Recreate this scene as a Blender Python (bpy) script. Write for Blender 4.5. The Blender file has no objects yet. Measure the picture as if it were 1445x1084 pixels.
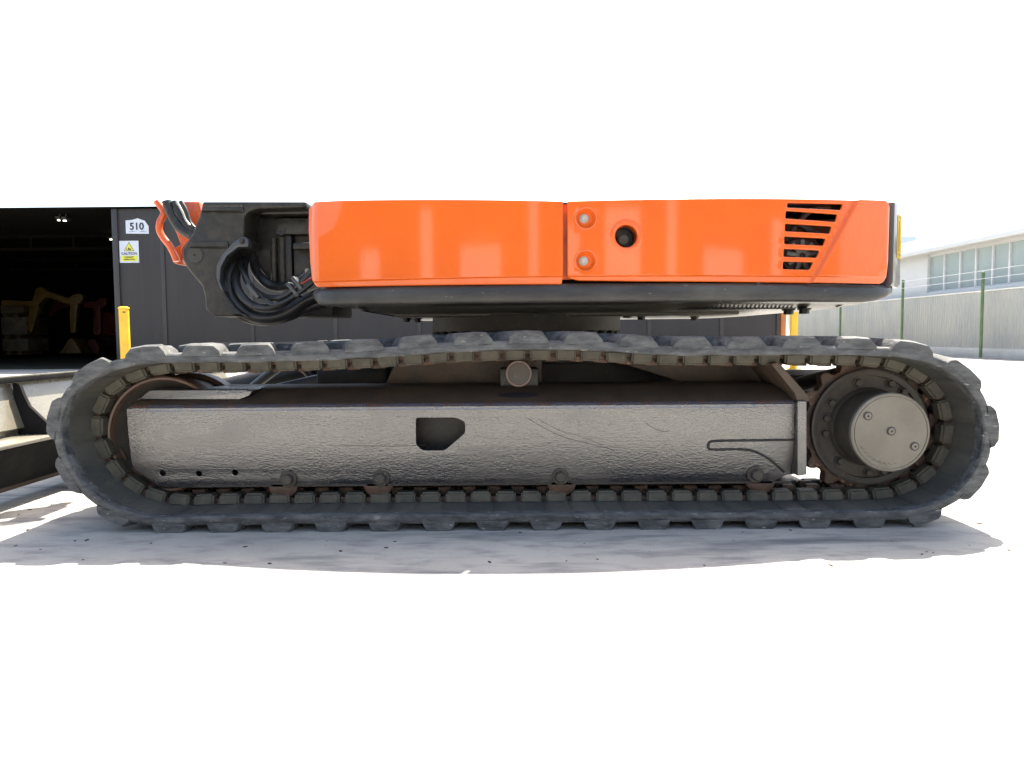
import bpy, bmesh, math, random
from mathutils import Vector, Matrix, Euler
random.seed(7)
R = math.radians
C = bpy.context.scene.collection
scene = bpy.context.scene

# ------------------------------------------------------------------ camera
F, PCX, PCY = 908.0, 722.5, 525.0          # focal length and principal point, in photo pixels (1445 wide)
CAMH = 0.522
cam_d = bpy.data.cameras.new("camera"); cam = bpy.data.objects.new("camera", cam_d); C.objects.link(cam)
scene.camera = cam
cam_d.sensor_width = 36; cam_d.lens = F/1445*36
cam_d.shift_y = -(542-PCY)/1445
cam_d.clip_start = 0.02; cam_d.clip_end = 3000
CR = Matrix.Rotation(R(86.8), 3, 'X') @ Matrix.Rotation(R(-0.4), 3, 'Z')
CP = Vector((0, -1.7, CAMH))
cam.matrix_world = Matrix.Translation(CP) @ CR.to_4x4()

# ------------------------------------------------------------------ sky, sun, exposure
ELEV, AZ = 60.5, 31.0                       # sun high behind the machine, slightly to the right
w = bpy.data.worlds.new("World"); scene.world = w; w.use_nodes = True
nt = w.node_tree; nt.nodes.clear()
sky = nt.nodes.new('ShaderNodeTexSky'); sky.sky_type = 'NISHITA'; sky.sun_disc = False
sky.sun_elevation = R(ELEV); sky.sun_rotation = R(AZ); sky.dust_density = 3.0; sky.air_density = 1.0; sky.ozone_density = 1.0
bg = nt.nodes.new('ShaderNodeBackground'); bg.inputs[1].default_value = 0.13
wo = nt.nodes.new('ShaderNodeOutputWorld')
wb = nt.nodes.new('ShaderNodeMix'); wb.data_type = 'RGBA'; wb.blend_type = 'MULTIPLY'; wb.inputs[0].default_value = 1
wb.inputs[7].default_value = (1.06, 1.0, .89, 1)            # camera white balance for the shade
nt.links.new(sky.outputs[0], wb.inputs[6]); nt.links.new(wb.outputs[2], bg.inputs[0]); nt.links.new(bg.outputs[0], wo.inputs[0])
sd = bpy.data.lights.new("sun", 'SUN'); sd.energy = 5.0; sd.angle = R(0.53); sd.color = (1.0, 0.94, 0.82)
so = bpy.data.objects.new("sun", sd); C.objects.link(so)
sdir = Vector((math.sin(R(AZ))*math.cos(R(ELEV)), math.cos(R(AZ))*math.cos(R(ELEV)), math.sin(R(ELEV))))
so.rotation_euler = (-sdir).to_track_quat('-Z', 'Y').to_euler(); so.location = (3, 8, 12)
scene.view_settings.view_transform = 'Standard'; scene.view_settings.look = 'None'
scene.view_settings.gamma = 1; scene.view_settings.use_curve_mapping = False
scene.view_settings.exposure = 1.84
scene.render.engine = 'CYCLES'
scene.cycles.max_bounces = 8

# ------------------------------------------------------------------ helpers
def at(px, py, Y):
    """point of the vertical plane y=Y that the photo pixel shows"""
    d = CR @ Vector(((px-PCX)/F, -(py-PCY)/F, -1))
    t = (Y-CP.y)/d.y
    p = CP + d*t
    return p.x, p.z
def atg(px, py, z=0.0):
    d = CR @ Vector(((px-PCX)/F, -(py-PCY)/F, -1)); t = (z-CP.z)/d.z
    return CP + d*t
def P3(px, py, Y):
    x, z = at(px, py, Y); return Vector((x, Y, z))
def Yh(x):                                   # plan curve of the house side
    return .125 + .17*(x-.25)**2
def ath(px, py):
    Y = .15
    for _ in range(5):
        x, z = at(px, py, Y); Y = Yh(x)
    return x, z
def rpx(r, Y): return r*(Y-CP.y)/F

def tag(o, label=None, cat=None, group=None, kind=None):
    if label: o['label'] = label
    if cat: o['category'] = cat
    if group: o['group'] = group
    if kind: o['kind'] = kind
    return o
def empty(name, loc=(0,0,0), **k):
    o = bpy.data.objects.new(name, None); C.objects.link(o); o.location = loc
    o.empty_display_size = .1
    return tag(o, **k)
def link(name, me, mat=None, parent=None, loc=None, M=None):
    o = bpy.data.objects.new(name, me); C.objects.link(o)
    if mat is not None and len(me.materials) == 0: me.materials.append(mat)
    if M is not None: o.matrix_world = M
    elif loc is not None: o.location = loc
    if parent is not None:
        o.parent = parent
        o.matrix_parent_inverse = Matrix.Identity(4)
        b = o.matrix_world if M is None else M
        pw = parent_world(parent)
        if M is not None: o.matrix_basis = pw.inverted() @ M
        elif loc is not None: o.matrix_basis = pw.inverted() @ Matrix.Translation(loc)
        else: o.matrix_basis = pw.inverted()
    return o
def parent_world(p):
    m = p.matrix_basis.copy()
    while p.parent: p = p.parent; m = p.matrix_basis @ m
    return m
def smooth(me, ang=35):
    for p in me.polygons: p.use_smooth = True
    me.set_sharp_from_angle(angle=R(ang))
def mesh_bm(bm, name='mesh', ang=35):
    bmesh.ops.recalc_face_normals(bm, faces=bm.faces)
    me = bpy.data.meshes.new(name); bm.to_mesh(me); bm.free(); smooth(me, ang); return me
def fillet(pts, r, n=4):
    out = []; N = len(pts)
    for i, p in enumerate(pts):
        rr = r[i] if isinstance(r, (list, tuple)) else r
        p = Vector(p[:2]); a = Vector(pts[i-1][:2])-p; b = Vector(pts[(i+1) % N][:2])-p
        if rr <= 0 or a.length < 1e-9 or b.length < 1e-9: out.append(tuple(p)); continue
        an = a.normalized(); bn = b.normalized()
        k = min(rr, a.length*.45, b.length*.45)
        s, e = p+an*k, p+bn*k
        for j in range(n+1):
            t = j/n; out.append(tuple((1-t)**2*s + 2*t*(1-t)*p + t*t*e))
    return out
def circle(cx, cy, r, n=24): return [(cx+r*math.cos(2*math.pi*i/n), cy+r*math.sin(2*math.pi*i/n)) for i in range(n)]
def plate_mesh(outline, holes=(), thick=.01, bevel=0.0, bseg=2, ymap=None, cuts=()):
    """flat plate in the XZ plane with holes; front face at local y=0, going back to y=thick"""
    cu = bpy.data.curves.new('plate', 'CURVE'); cu.dimensions = '2D'; cu.fill_mode = 'BOTH'
    for loop in [outline]+list(holes):
        s = cu.splines.new('POLY'); s.points.add(len(loop)-1)
        for i, p in enumerate(loop): s.points[i].co = (p[0], p[1], 0, 1)
        s.use_cyclic_u = True
    cu.extrude = max(thick/2-bevel, 1e-5); cu.bevel_depth = bevel; cu.bevel_resolution = bseg; cu.offset = -bevel
    o = bpy.data.objects.new('t', cu); C.objects.link(o)
    me = bpy.data.meshes.new_from_object(o.evaluated_get(bpy.context.evaluated_depsgraph_get()))
    bpy.data.objects.remove(o); bpy.data.curves.remove(cu)
    bm = bmesh.new(); bm.from_mesh(me); bpy.data.meshes.remove(me)
    bmesh.ops.remove_doubles(bm, verts=bm.verts, dist=1e-5)
    for co, no in cuts:
        g = bm.verts[:]+bm.edges[:]+bm.faces[:]
        bmesh.ops.bisect_plane(bm, geom=g, plane_co=(co[0], co[1], 0), plane_no=(no[0], no[1], 0), dist=1e-6)
    for v in bm.verts:
        x, y, z = v.co
        yy = thick/2 - z
        if ymap: yy += ymap(x, y)
        v.co = (x, yy, y)
    return mesh_bm(bm, 'plate', 40)
def plate(name, outline, Y, thick, mat, parent, holes=(), bevel=0.0, **k):
    return link(name, plate_mesh(outline, holes, thick, bevel, **k), mat, parent, loc=(0, Y, 0))
def pxs(pts, Y): return [at(x, y, Y) for x, y in pts]
def bx(bm, x0, x1, y0, y1, z0, z1, bev=0.0, M=None):
    r = bmesh.ops.create_cube(bm, size=1)
    vs = r['verts']
    for v in vs: v.co = ((x0+x1)/2+v.co.x*(x1-x0), (y0+y1)/2+v.co.y*(y1-y0), (z0+z1)/2+v.co.z*(z1-z0))
    if bev > 0:
        es = list({e for v in vs for e in v.link_edges})
        res = bmesh.ops.bevel(bm, geom=es, offset=bev, segments=2, affect='EDGES', profile=.5)
        vs = list({v for f in res['faces'] for v in f.verts} | {v for v in vs if v.is_valid})
    if M is not None:
        for v in vs: v.co = M @ v.co
    return vs
def box(name, x0, x1, y0, y1, z0, z1, mat, parent=None, bev=0.0, M=None):
    bm = bmesh.new(); bx(bm, x0, x1, y0, y1, z0, z1, bev)
    me = mesh_bm(bm)
    return link(name, me, mat, parent, M=M)
def lathe_mesh(prof, n=48, axis='Y', close=False):
    """prof: list of (axial, radius)"""
    bm = bmesh.new(); rings = []
    for a, r in prof:
        if r < 1e-6: rings.append([bm.verts.new(ax(axis, a, 0, 0))])
        else: rings.append([bm.verts.new(ax(axis, a, r, 2*math.pi*i/n)) for i in range(n)])
    for A, B in zip(rings, rings[1:]):
        for i in range(n):
            j = (i+1) % n
            if len(A) == 1 and len(B) == 1: break
            if len(A) == 1: bm.faces.new((A[0], B[i], B[j]))
            elif len(B) == 1: bm.faces.new((A[i], B[0], A[j]))
            else: bm.faces.new((A[i], B[i], B[j], A[j]))
    return mesh_bm(bm, 'lathe', 32)
def ax(axis, a, r, t):
    c, s = r*math.cos(t), r*math.sin(t)
    return {'Y': (c, a, s), 'Z': (c, s, a), 'X': (a, c, s)}[axis]
def lathe(name, prof, loc, mat, parent=None, n=48, axis='Y'):
    return link(name, lathe_mesh(prof, n, axis), mat, parent, loc=loc)
def cr(pts, n=6, closed=False):
    out = []; N = len(pts); P = [Vector(p) for p in pts]
    rng = range(N) if closed else range(N-1)
    for i in rng:
        if closed: a, b, c, d = P[i-1], P[i], P[(i+1) % N], P[(i+2) % N]
        else: a, b, c, d = P[max(i-1, 0)], P[i], P[i+1], P[min(i+2, N-1)]
        for k in range(n):
            t = k/n
            out.append(.5*((2*b)+(c-a)*t+(2*a-5*b+4*c-d)*t*t+(3*b-a-3*c+d)*t**3))
    if not closed: out.append(P[-1])
    return out
def tube_mesh(pts, r, n=10, sm=6):
    pts = cr(pts, sm) if sm else [Vector(p) for p in pts]
    bm = bmesh.new(); rings = []
    T = (pts[1]-pts[0]).normalized(); U = T.orthogonal().normalized()
    for i, p in enumerate(pts):
        T = (pts[min(i+1, len(pts)-1)]-pts[max(i-1, 0)]).normalized()
        U = (U - T*U.dot(T)).normalized(); V = T.cross(U)
        rr = r(i/(len(pts)-1)) if callable(r) else r
        rings.append([bm.verts.new(p+(U*math.cos(2*math.pi*k/n)+V*math.sin(2*math.pi*k/n))*rr) for k in range(n)])
    for A, B in zip(rings, rings[1:]):
        for k in range(n): bm.faces.new((A[k], A[(k+1) % n], B[(k+1) % n], B[k]))
    bm.faces.new(rings[0][::-1]); bm.faces.new(rings[-1])
    return mesh_bm(bm, 'tube', 50)
def tube(name, pts, r, mat, parent=None, n=10, sm=6): return link(name, tube_mesh(pts, r, n, sm), mat, parent)
def bolt_mesh(r, h, washer=1.35):
    """hex bolt head pointing to -Y, seat at y=0"""
    bm = bmesh.new()
    def ringy(rr, y, n, ph=0): return [bm.verts.new((rr*math.cos(2*math.pi*i/n+ph), y, rr*math.sin(2*math.pi*i/n+ph))) for i in range(n)]
    wr = r*washer; n = 20
    a = ringy(wr, 0, n); b = ringy(wr, -h*.22, n); c = ringy(wr*.94, -h*.28, n)
    for A, B in ((a, b), (b, c)):
        for i in range(n): bm.faces.new((A[i], A[(i+1) % n], B[(i+1) % n], B[i]))
    bm.faces.new(c)
    d = ringy(r, -h*.27, 6, .3); e = ringy(r, -h*.9, 6, .3); f = ringy(r*.84, -h, 6, .3)
    for A, B in ((d, e), (e, f)):
        for i in range(6): bm.faces.new((A[i], A[(i+1) % 6], B[(i+1) % 6], B[i]))
    bm.faces.new(f)
    return mesh_bm(bm, 'bolt', 25)

# ------------------------------------------------------------------ materials
def mat(name, col, rough=.5, metal=0, spec=.5, col2=None, scale=6.0, detail=6, lo=.4, hi=.65, bump=0.0, bscale=60,
        bump2=0.0, b2scale=6, rvar=0.0, coat=0.0, stretch=(1,1,1), ior=1.5, emit=None, spots=None, edge=None):
    m = bpy.data.materials.new(name); m.use_nodes = True; t = m.node_tree; N = t.nodes; L = t.links
    b = N['Principled BSDF']; b.inputs['Roughness'].default_value = rough; b.inputs['Metallic'].default_value = metal
    b.inputs['Specular IOR Level'].default_value = spec; b.inputs['IOR'].default_value = ior
    b.inputs['Base Color'].default_value = (*col, 1)
    if coat: b.inputs['Coat Weight'].default_value = coat; b.inputs['Coat Roughness'].default_value = .07
    if emit: b.inputs['Emission Color'].default_value = (*emit[0], 1); b.inputs['Emission Strength'].default_value = emit[1]
    g = N.new('ShaderNodeNewGeometry'); mp = N.new('ShaderNodeMapping'); L.new(g.outputs['Position'], mp.inputs[0])
    mp.inputs['Scale'].default_value = stretch
    def noise(sc, det=detail, rg=.55):
        n = N.new('ShaderNodeTexNoise'); n.inputs['Scale'].default_value = sc; n.inputs['Detail'].default_value = det
        n.inputs['Roughness'].default_value = rg; L.new(mp.outputs[0], n.inputs['Vector']); return n
    def ramp(src, a, c):
        r = N.new('ShaderNodeMapRange'); r.inputs[1].default_value = a; r.inputs[2].default_value = c
        L.new(src, r.inputs[0]); return r
    last = None
    if col2:
        n = noise(scale, detail, .62); r = ramp(n.outputs[0], lo, hi)
        mx = N.new('ShaderNodeMix'); mx.data_type = 'RGBA'; L.new(r.outputs[0], mx.inputs[0])
        mx.inputs[6].default_value = (*col, 1); mx.inputs[7].default_value = (*col2, 1); last = mx.outputs[2]
        if rvar:
            rr = N.new('ShaderNodeMapRange'); rr.inputs[3].default_value = rough; rr.inputs[4].default_value = rough+rvar
            L.new(r.outputs[0], rr.inputs[0]); L.new(rr.outputs[0], b.inputs['Roughness'])
    if spots:                                   # (colour, scale, lo, hi)
        n = noise(spots[1], 4, .6); r = ramp(n.outputs[0], spots[2], spots[3])
        mx = N.new('ShaderNodeMix'); mx.data_type = 'RGBA'; L.new(r.outputs[0], mx.inputs[0])
        if last: L.new(last, mx.inputs[6])
        else: mx.inputs[6].default_value = (*col, 1)
        mx.inputs[7].default_value = (*spots[0], 1); last = mx.outputs[2]
    if last: L.new(last, b.inputs['Base Color'])
    nrm = None
    for st, sc in ((bump2, b2scale), (bump, bscale)):
        if st:
            n = noise(sc, 5, .6); bp = N.new('ShaderNodeBump'); bp.inputs['Strength'].default_value = st
            bp.inputs['Distance'].default_value = .45/sc
            L.new(n.outputs[0], bp.inputs['Height'])
            if nrm: L.new(nrm, bp.inputs['Normal'])
            nrm = bp.outputs[0]
    if nrm: L.new(nrm, b.inputs['Normal'])
    return m

M = {}
M['orange'] = mat('orange_paint', (.78, .122, .002), rough=.33, spec=.3, coat=.9, bump2=.10, b2scale=6, col2=(.74, .108, .003), scale=3)
M['orange_dull'] = mat('orange_paint_dull', (.70, .11, .02), rough=.35, col2=(.42, .06, .015), scale=18, lo=.5, hi=.7, coat=.3)
M['frame'] = mat('frame_paint', (.014, .012, .014), rough=.15, spec=.95, ior=1.88, col2=(.030, .024, .020), scale=4.5, lo=.44, hi=.62, rvar=.34,
                 bump=.7, bscale=190, bump2=.10, b2scale=45, stretch=(.5, 1, 1.2), spots=((.002, .002, .006), 120, .57, .60))
M['frame_dirt'] = mat('dusty_brown_steel', (.055, .042, .033), rough=.6, col2=(.10, .065, .042), scale=9, lo=.38, hi=.7, bump=.3, bscale=120,
                 spots=((.16, .12, .09), 160, .66, .72))
M['edge'] = mat('sky_glint_worn_edge', (.085, .085, .12), rough=.25, spec=1.0, ior=2.0, col2=(.14, .06, .045), scale=9, lo=.5, hi=.6, bump=.2, bscale=120)  # bluish base colour paints the sky glint; brown patches are wear
M['dark'] = mat('dark_steel', (.011, .0105, .011), rough=.5, col2=(.028, .023, .02), scale=14, bump=.15, bscale=90)
M['rust'] = mat('rusty_steel', (.085, .047, .031), rough=.6, col2=(.04, .027, .021), scale=28, bump=.5, bscale=130, spots=((.3, .17, .10), 60, .6, .72))
M['rim'] = mat('worn_brown_steel', (.105, .060, .042), rough=.45, col2=(.06, .036, .027), scale=22, bump=.15, bscale=100, spec=.7)
M['rubber'] = mat('dusty_rubber', (.050, .052, .054), rough=.75, col2=(.155, .157, .158), scale=34, detail=13, lo=.36, hi=.72, stretch=(.45, 1, 1.3), bump=.7, bscale=150,
                  bump2=.5, b2scale=38, spots=((.30, .29, .27), 75, .63, .72), spec=.3)
M['rubber_in'] = mat('inner_rubber', (.062, .062, .058), rough=.55, col2=(.115, .108, .09), scale=9, detail=8, lo=.4, hi=.66, bump=.3, bscale=120,
                  bump2=.2, b2scale=18, stretch=(1, .3, 1), spec=.5)
M['block'] = mat('guide_rubber', (.082, .075, .055), rough=.65, col2=(.045, .042, .034), scale=24, bump=.3, bscale=120)
M['hub'] = mat('hub_grey', (.052, .048, .043), rough=.5, col2=(.065, .055, .046), scale=22, bump=.2, bscale=130, spec=.3, spots=((.1, .09, .075), 70, .64, .7))
M['cap'] = mat('cap_metal', (.15, .137, .115), rough=.42, metal=.25, col2=(.185, .17, .145), scale=10, bump=.16, bscale=120, spots=((.07, .065, .06), 70, .69, .74))
M['skirt'] = mat('skirt_metal', (.026, .023, .022), rough=.38, spec=.55, ior=1.5, col2=(.07, .065, .055), scale=8, lo=.42, hi=.72, bump=.08, bscale=90,
                 bump2=.1, b2scale=9, spots=((.25, .23, .2), 60, .68, .74), stretch=(.5, 1, 1.6))
M['belly'] = mat('belly_plate', (.13, .12, .095), rough=.3, spec=.8, col2=(.15, .14, .115), scale=7, bump=.1, bscale=40)
M['black'] = mat('black_plastic', (.012, .012, .013), rough=.4, bump=.05)
M['matte'] = mat('matte_black', (.010, .010, .011), rough=.85, spec=.12, col2=(.018, .017, .016), scale=12)  # flat near-black for the blade's gussets, top edge and lower box
M['hose'] = mat('black_hose', (.016, .016, .018), rough=.38, col2=(.05, .05, .052), scale=30, lo=.55, hi=.75, bump=.1, bscale=140)
M['cast'] = mat('cast_black', (.014, .0125, .010), rough=.38, spec=.45, col2=(.034, .029, .022), scale=30, bump=.75, bscale=170, bump2=.1, b2scale=12)
M['silver'] = mat('zinc_bolt', (.42, .41, .37), rough=.38, metal=.6, bump=.1, bscale=200)
M['cw'] = mat('counterweight_grey', (.06, .052, .056), rough=.28, spec=.7, coat=.3, col2=(.05, .042, .045), scale=8)
M['yellow'] = mat('yellow_paint', (.78, .46, .03), rough=.4, col2=(.66, .38, .03), scale=5, spots=((.2, .12, .03), 26, .7, .76))
M['label_y'] = mat('yellow_label', (.85, .62, .02), rough=.4)
M['ink'] = mat('black_ink', (.02, .02, .03), rough=.5)
M['bluegrey'] = mat('blue_grey_ink', (.25, .3, .42), rough=.5)
M['white'] = mat('white_paint', (.78, .79, .80), rough=.5, col2=(.7, .7, .71), scale=5)
M['sign'] = mat('sign_white', (.56, .60, .68), rough=.4, col2=(.5, .54, .62), scale=9)
M['signy'] = mat('sign_yellow', (.62, .62, .05), rough=.45)
M['wall'] = mat('charcoal_cladding', (.021, .0185, .021), rough=.55, col2=(.026, .023, .025), scale=3, stretch=(1, 1, .25), bump=.03, bscale=30)
M['wallseam'] = mat('charcoal_flashing', (.036, .033, .035), rough=.5, col2=(.03, .028, .03), scale=3)
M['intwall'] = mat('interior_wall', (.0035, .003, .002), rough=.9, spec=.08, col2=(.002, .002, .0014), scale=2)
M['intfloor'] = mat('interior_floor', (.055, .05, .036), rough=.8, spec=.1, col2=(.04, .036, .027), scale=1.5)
M['blade'] = mat('blade_cream_reflect', (.17, .155, .12), rough=.24, spec=1.0, ior=1.9, col2=(.21, .195, .155), scale=9, bump=.05, bscale=60, spots=((.5, .49, .45), 42, .70, .73), rvar=.08)  # cream base colour holds the reflection of sunlit ground
M['armblue'] = mat('arm_paint', (.05, .055, .065), rough=.35, spec=.7, col2=(.035, .036, .04), scale=8, bump=.06)
M['corr'] = mat('corrugated_grey', (.84, .82, .74), rough=.55, col2=(.74, .74, .70), scale=2.0, stretch=(1, 1, .4), bump=.03, bscale=20)
M['plinth'] = mat('plinth_concrete', (.66, .65, .60), rough=.8, col2=(.56, .55, .51), scale=4)
M['shed'] = mat('shed_white', (.74, .74, .73), rough=.6, col2=(.70, .70, .69), scale=2)
M['roof'] = mat('roof_metal', (.21, .21, .205), rough=.6, col2=(.17, .17, .17), scale=1.5)
M['pane'] = mat('frosted_pane', (.36, .43, .43), rough=.16, spec=.6, col2=(.42, .48, .47), scale=1.2)
M['green'] = mat('green_post', (.10, .17, .07), rough=.5, col2=(.15, .22, .10), scale=9, spots=((.3, .18, .1), 16, .68, .74))
M['wire'] = mat('galvanised_wire', (.6, .6, .6), rough=.4, metal=.5)
M['orangepost'] = mat('orange_flashing', (.52, .17, .045), rough=.5, col2=(.42, .14, .04), scale=6)
M['hill'] = mat('far_building_haze', (.42, .52, .60), rough=.9, col2=(.50, .58, .64), scale=.05)  # pale blue paints distance haze into the wall colour
M['wood'] = mat('pallet_wood', (.065, .042, .02), rough=.75, col2=(.045, .03, .015), scale=5, stretch=(1, 1, 3), bump=.2, bscale=30)
M['wrap'] = mat('stretch_wrap', (.09, .075, .05), rough=.4, col2=(.045, .038, .025), scale=6, bump=.6, bscale=14)
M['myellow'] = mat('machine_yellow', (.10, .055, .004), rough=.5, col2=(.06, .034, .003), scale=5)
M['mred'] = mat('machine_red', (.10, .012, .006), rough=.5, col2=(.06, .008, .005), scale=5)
M['lamp'] = mat('lamp_glow', (.9, .9, .85), emit=((1, .97, .85), 1.6))
M['leaf'] = mat('dry_leaf', (.06, .04, .025), rough=.8)
M['red'] = mat('red_cable', (.6, .05, .04), rough=.4)

# concrete ground: pale dusty slab with tyre smears and stains
def ground_mat():
    m = bpy.data.materials.new('yard_concrete'); m.use_nodes = True; t = m.node_tree; N = t.nodes; L = t.links
    b = N['Principled BSDF']; b.inputs['Roughness'].default_value = .82; b.inputs['Specular IOR Level'].default_value = .25
    g = N.new('ShaderNodeNewGeometry')
    def nz(sc, det, rot, st, rg=.6):
        mp = N.new('ShaderNodeMapping'); mp.inputs['Rotation'].default_value = (0, 0, rot); mp.inputs['Scale'].default_value = st
        L.new(g.outputs['Position'], mp.inputs[0]); n = N.new('ShaderNodeTexNoise'); n.inputs['Scale'].default_value = sc
        n.inputs['Detail'].default_value = det; n.inputs['Roughness'].default_value = rg; L.new(mp.outputs[0], n.inputs[0]); return n.outputs[0]
    def mr(s, a, c, o0=0, o1=1):
        r = N.new('ShaderNodeMapRange'); r.inputs[1].default_value = a; r.inputs[2].default_value = c; r.inputs[3].default_value = o0
        r.inputs[4].default_value = o1; L.new(s, r.inputs[0]); return r.outputs[0]
    def mix(f, a, c):
        x = N.new('ShaderNodeMix'); x.data_type = 'RGBA'; L.new(f, x.inputs[0])
        for i, v in ((6, a), (7, c)):
            if isinstance(v, tuple): x.inputs[i].default_value = (*v, 1)
            else: L.new(v, x.inputs[i])
        return x.outputs[2]
    c = mix(mr(nz(2.2, 8, .3, (1, 1, 1)), .35, .68), (.33, .32, .30), (.43, .415, .385))
    c = mix(mr(nz(5, 6, R(28), (.3, 1.8, 1)), .52, .68), c, (.16, .163, .172))          # long tyre smears
    c = mix(mr(nz(9, 8, R(-30), (.35, 2.2, 1)), .60, .74), c, (.25, .25, .25))
    c = mix(mr(nz(14, 8, R(15), (.6, 1.6, 1)), .50, .72, 0, .75), c, (.17, .17, .178))
    c = mix(mr(nz(3.4, 5, 1.1, (1, 1, 1)), .60, .76, 0, .55), c, (.36, .30, .24))       # brown stains
    c = mix(mr(nz(120, 3, 0, (1, 1, 1)), .66, .72, 0, .6), c, (.16, .155, .15))         # grit
    c = mix(mr(nz(150, 2, 2, (1, 1, 1)), .66, .74, 0, .5), c, (.52, .515, .5))
    v = N.new('ShaderNodeTexVoronoi'); v.feature = 'DISTANCE_TO_EDGE'; v.inputs['Scale'].default_value = .7
    wn = N.new('ShaderNodeTexNoise'); wn.inputs['Scale'].default_value = 3; wn.inputs['Detail'].default_value = 6
    L.new(g.outputs['Position'], wn.inputs[0])
    va = N.new('ShaderNodeVectorMath'); va.operation = 'MULTIPLY_ADD'; va.inputs[1].default_value = (.35, .35, 0)
    L.new(wn.outputs['Color'], va.inputs[0]); L.new(g.outputs['Position'], va.inputs[2]); L.new(va.outputs[0], v.inputs['Vector'])
    c = mix(mr(v.outputs['Distance'], .0, .004, .12, 0), c, (.2, .19, .185))
    L.new(c, b.inputs['Base Color'])
    bp = N.new('ShaderNodeBump'); bp.inputs['Strength'].default_value = .35; bp.inputs['Distance'].default_value = .003
    L.new(nz(90, 6, 0, (1, 1, 1)), bp.inputs['Height'])
    b2 = N.new('ShaderNodeBump'); b2.inputs['Strength'].default_value = .3; b2.inputs['Distance'].default_value = .015
    L.new(nz(7, 5, .4, (.5, 1.4, 1)), b2.inputs['Height']); L.new(b2.outputs[0], bp.inputs['Normal']); L.new(bp.outputs[0], b.inputs['Normal'])
    return m
M['ground'] = ground_mat()

# ------------------------------------------------------------------ ground
bm = bmesh.new()
bmesh.ops.create_grid(bm, x_segments=2, y_segments=2, size=900)
tag(link('ground', mesh_bm(bm), M['ground']), kind='structure')

# ------------------------------------------------------------------ warehouse (dark cladding, open door)
WA, WB = atg(172, 521), atg(1097, 515)                  # foot of the wall: door jamb and right-hand corner
WA = Vector((WA.x, WA.y, 0)); WB = Vector((WB.x, WB.y, 0))
wdir = (WB-WA).normalized(); wn_ = Vector((-wdir.y, wdir.x, 0))     # into the building
WTOP = at(900, 286.5, (WA.y+WB.y)/2)[1]-.03
WM = Matrix(((wdir.x, wn_.x, 0, WA.x), (wdir.y, wn_.y, 0, WA.y), (0, 0, 1, 0), (0, 0, 0, 1)))
WL = (WB-WA).length
def wall_u(px):                                          # distance along the wall at which a pixel column meets it
    d = CR @ Vector(((px-PCX)/F, -(474-PCY)/F, -1))
    # solve CP + t d = WA + u wdir
    det = d.x*(-wdir.y) + wdir.x*d.y
    rx, ry = WA.x-CP.x, WA.y-CP.y
    t = (rx*(-wdir.y)+wdir.x*ry)/det
    return (CP.x+t*d.x-WA.x)*wdir.x + (CP.y+t*d.y-WA.y)*wdir.y
def wall_z(px, py):
    d = CR @ Vector(((px-PCX)/F, -(py-PCY)/F, -1))
    det = d.x*(-wdir.y) + wdir.x*d.y
    t = ((WA.x-CP.x)*(-wdir.y)+wdir.x*(WA.y-CP.y))/det
    return CP.z+t*d.z
wh = empty('warehouse', WA, label='dark charcoal clad warehouse with open doorway behind the excavator', cat='warehouse')
seams = [0.0]+[wall_u(p) for p in (234, 357, 474, 592, 706, 812, 916, 1018)]+[WL]
for i in range(len(seams)-1):
    bm = bmesh.new(); a, b = seams[i]+.035, seams[i+1]-.035
    bx(bm, a, b, 0, .06, 0, WTOP)
    n = 7
    for k in range(1, n):                                # fine pressed ribs
        u = a+(b-a)*k/n; bx(bm, u-.004, u+.004, -.0008, .01, 0.02, WTOP-.02)
    link('cladding_panel', mesh_bm(bm), M['wall'], wh, M=WM)
for i, s in enumerate(seams[:-1]):
    if i == 0: link('door_jamb', (lambda bm: (bx(bm, -.06, .035, -.03, .12, 0, WTOP, .004), mesh_bm(bm))[1])(bmesh.new()), M['wallseam'], wh, M=WM)
    else: link('cover_strip', (lambda bm: (bx(bm, s-.034, s+.034, -.016, .05, 0, WTOP, .004), mesh_bm(bm))[1])(bmesh.new()), M['wallseam'], wh, M=WM)
link('corner_flashing', (lambda bm: (bx(bm, WL-.033, WL+.02, -.02, .3, 0, WTOP, .004), mesh_bm(bm))[1])(bmesh.new()), M['black'], wh, M=WM)
# shell: back, sides, roof (the doorway runs from -6.5 m to the jamb)
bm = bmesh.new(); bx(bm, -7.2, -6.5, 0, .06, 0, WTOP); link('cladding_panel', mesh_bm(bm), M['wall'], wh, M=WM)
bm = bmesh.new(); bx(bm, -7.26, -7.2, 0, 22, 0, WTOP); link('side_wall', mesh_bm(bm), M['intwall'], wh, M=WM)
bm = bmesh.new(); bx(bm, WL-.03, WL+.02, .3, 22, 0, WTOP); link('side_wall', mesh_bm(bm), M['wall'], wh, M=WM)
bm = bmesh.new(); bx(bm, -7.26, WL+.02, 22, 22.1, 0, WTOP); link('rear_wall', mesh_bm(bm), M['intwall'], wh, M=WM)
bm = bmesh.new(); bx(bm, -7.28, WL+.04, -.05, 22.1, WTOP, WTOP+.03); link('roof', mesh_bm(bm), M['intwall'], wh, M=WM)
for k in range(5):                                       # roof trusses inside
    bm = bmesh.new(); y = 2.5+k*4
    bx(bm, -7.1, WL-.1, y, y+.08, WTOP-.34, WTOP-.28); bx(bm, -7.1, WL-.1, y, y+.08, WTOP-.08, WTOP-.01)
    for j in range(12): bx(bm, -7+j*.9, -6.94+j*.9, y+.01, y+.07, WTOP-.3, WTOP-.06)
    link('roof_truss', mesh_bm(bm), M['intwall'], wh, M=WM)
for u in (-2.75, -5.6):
    bm = bmesh.new(); bx(bm, u-.09, u+.09, 12.6, 12.8, 0, WTOP-.34); link('steel_column', mesh_bm(bm), M['intwall'], wh, M=WM)
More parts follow.
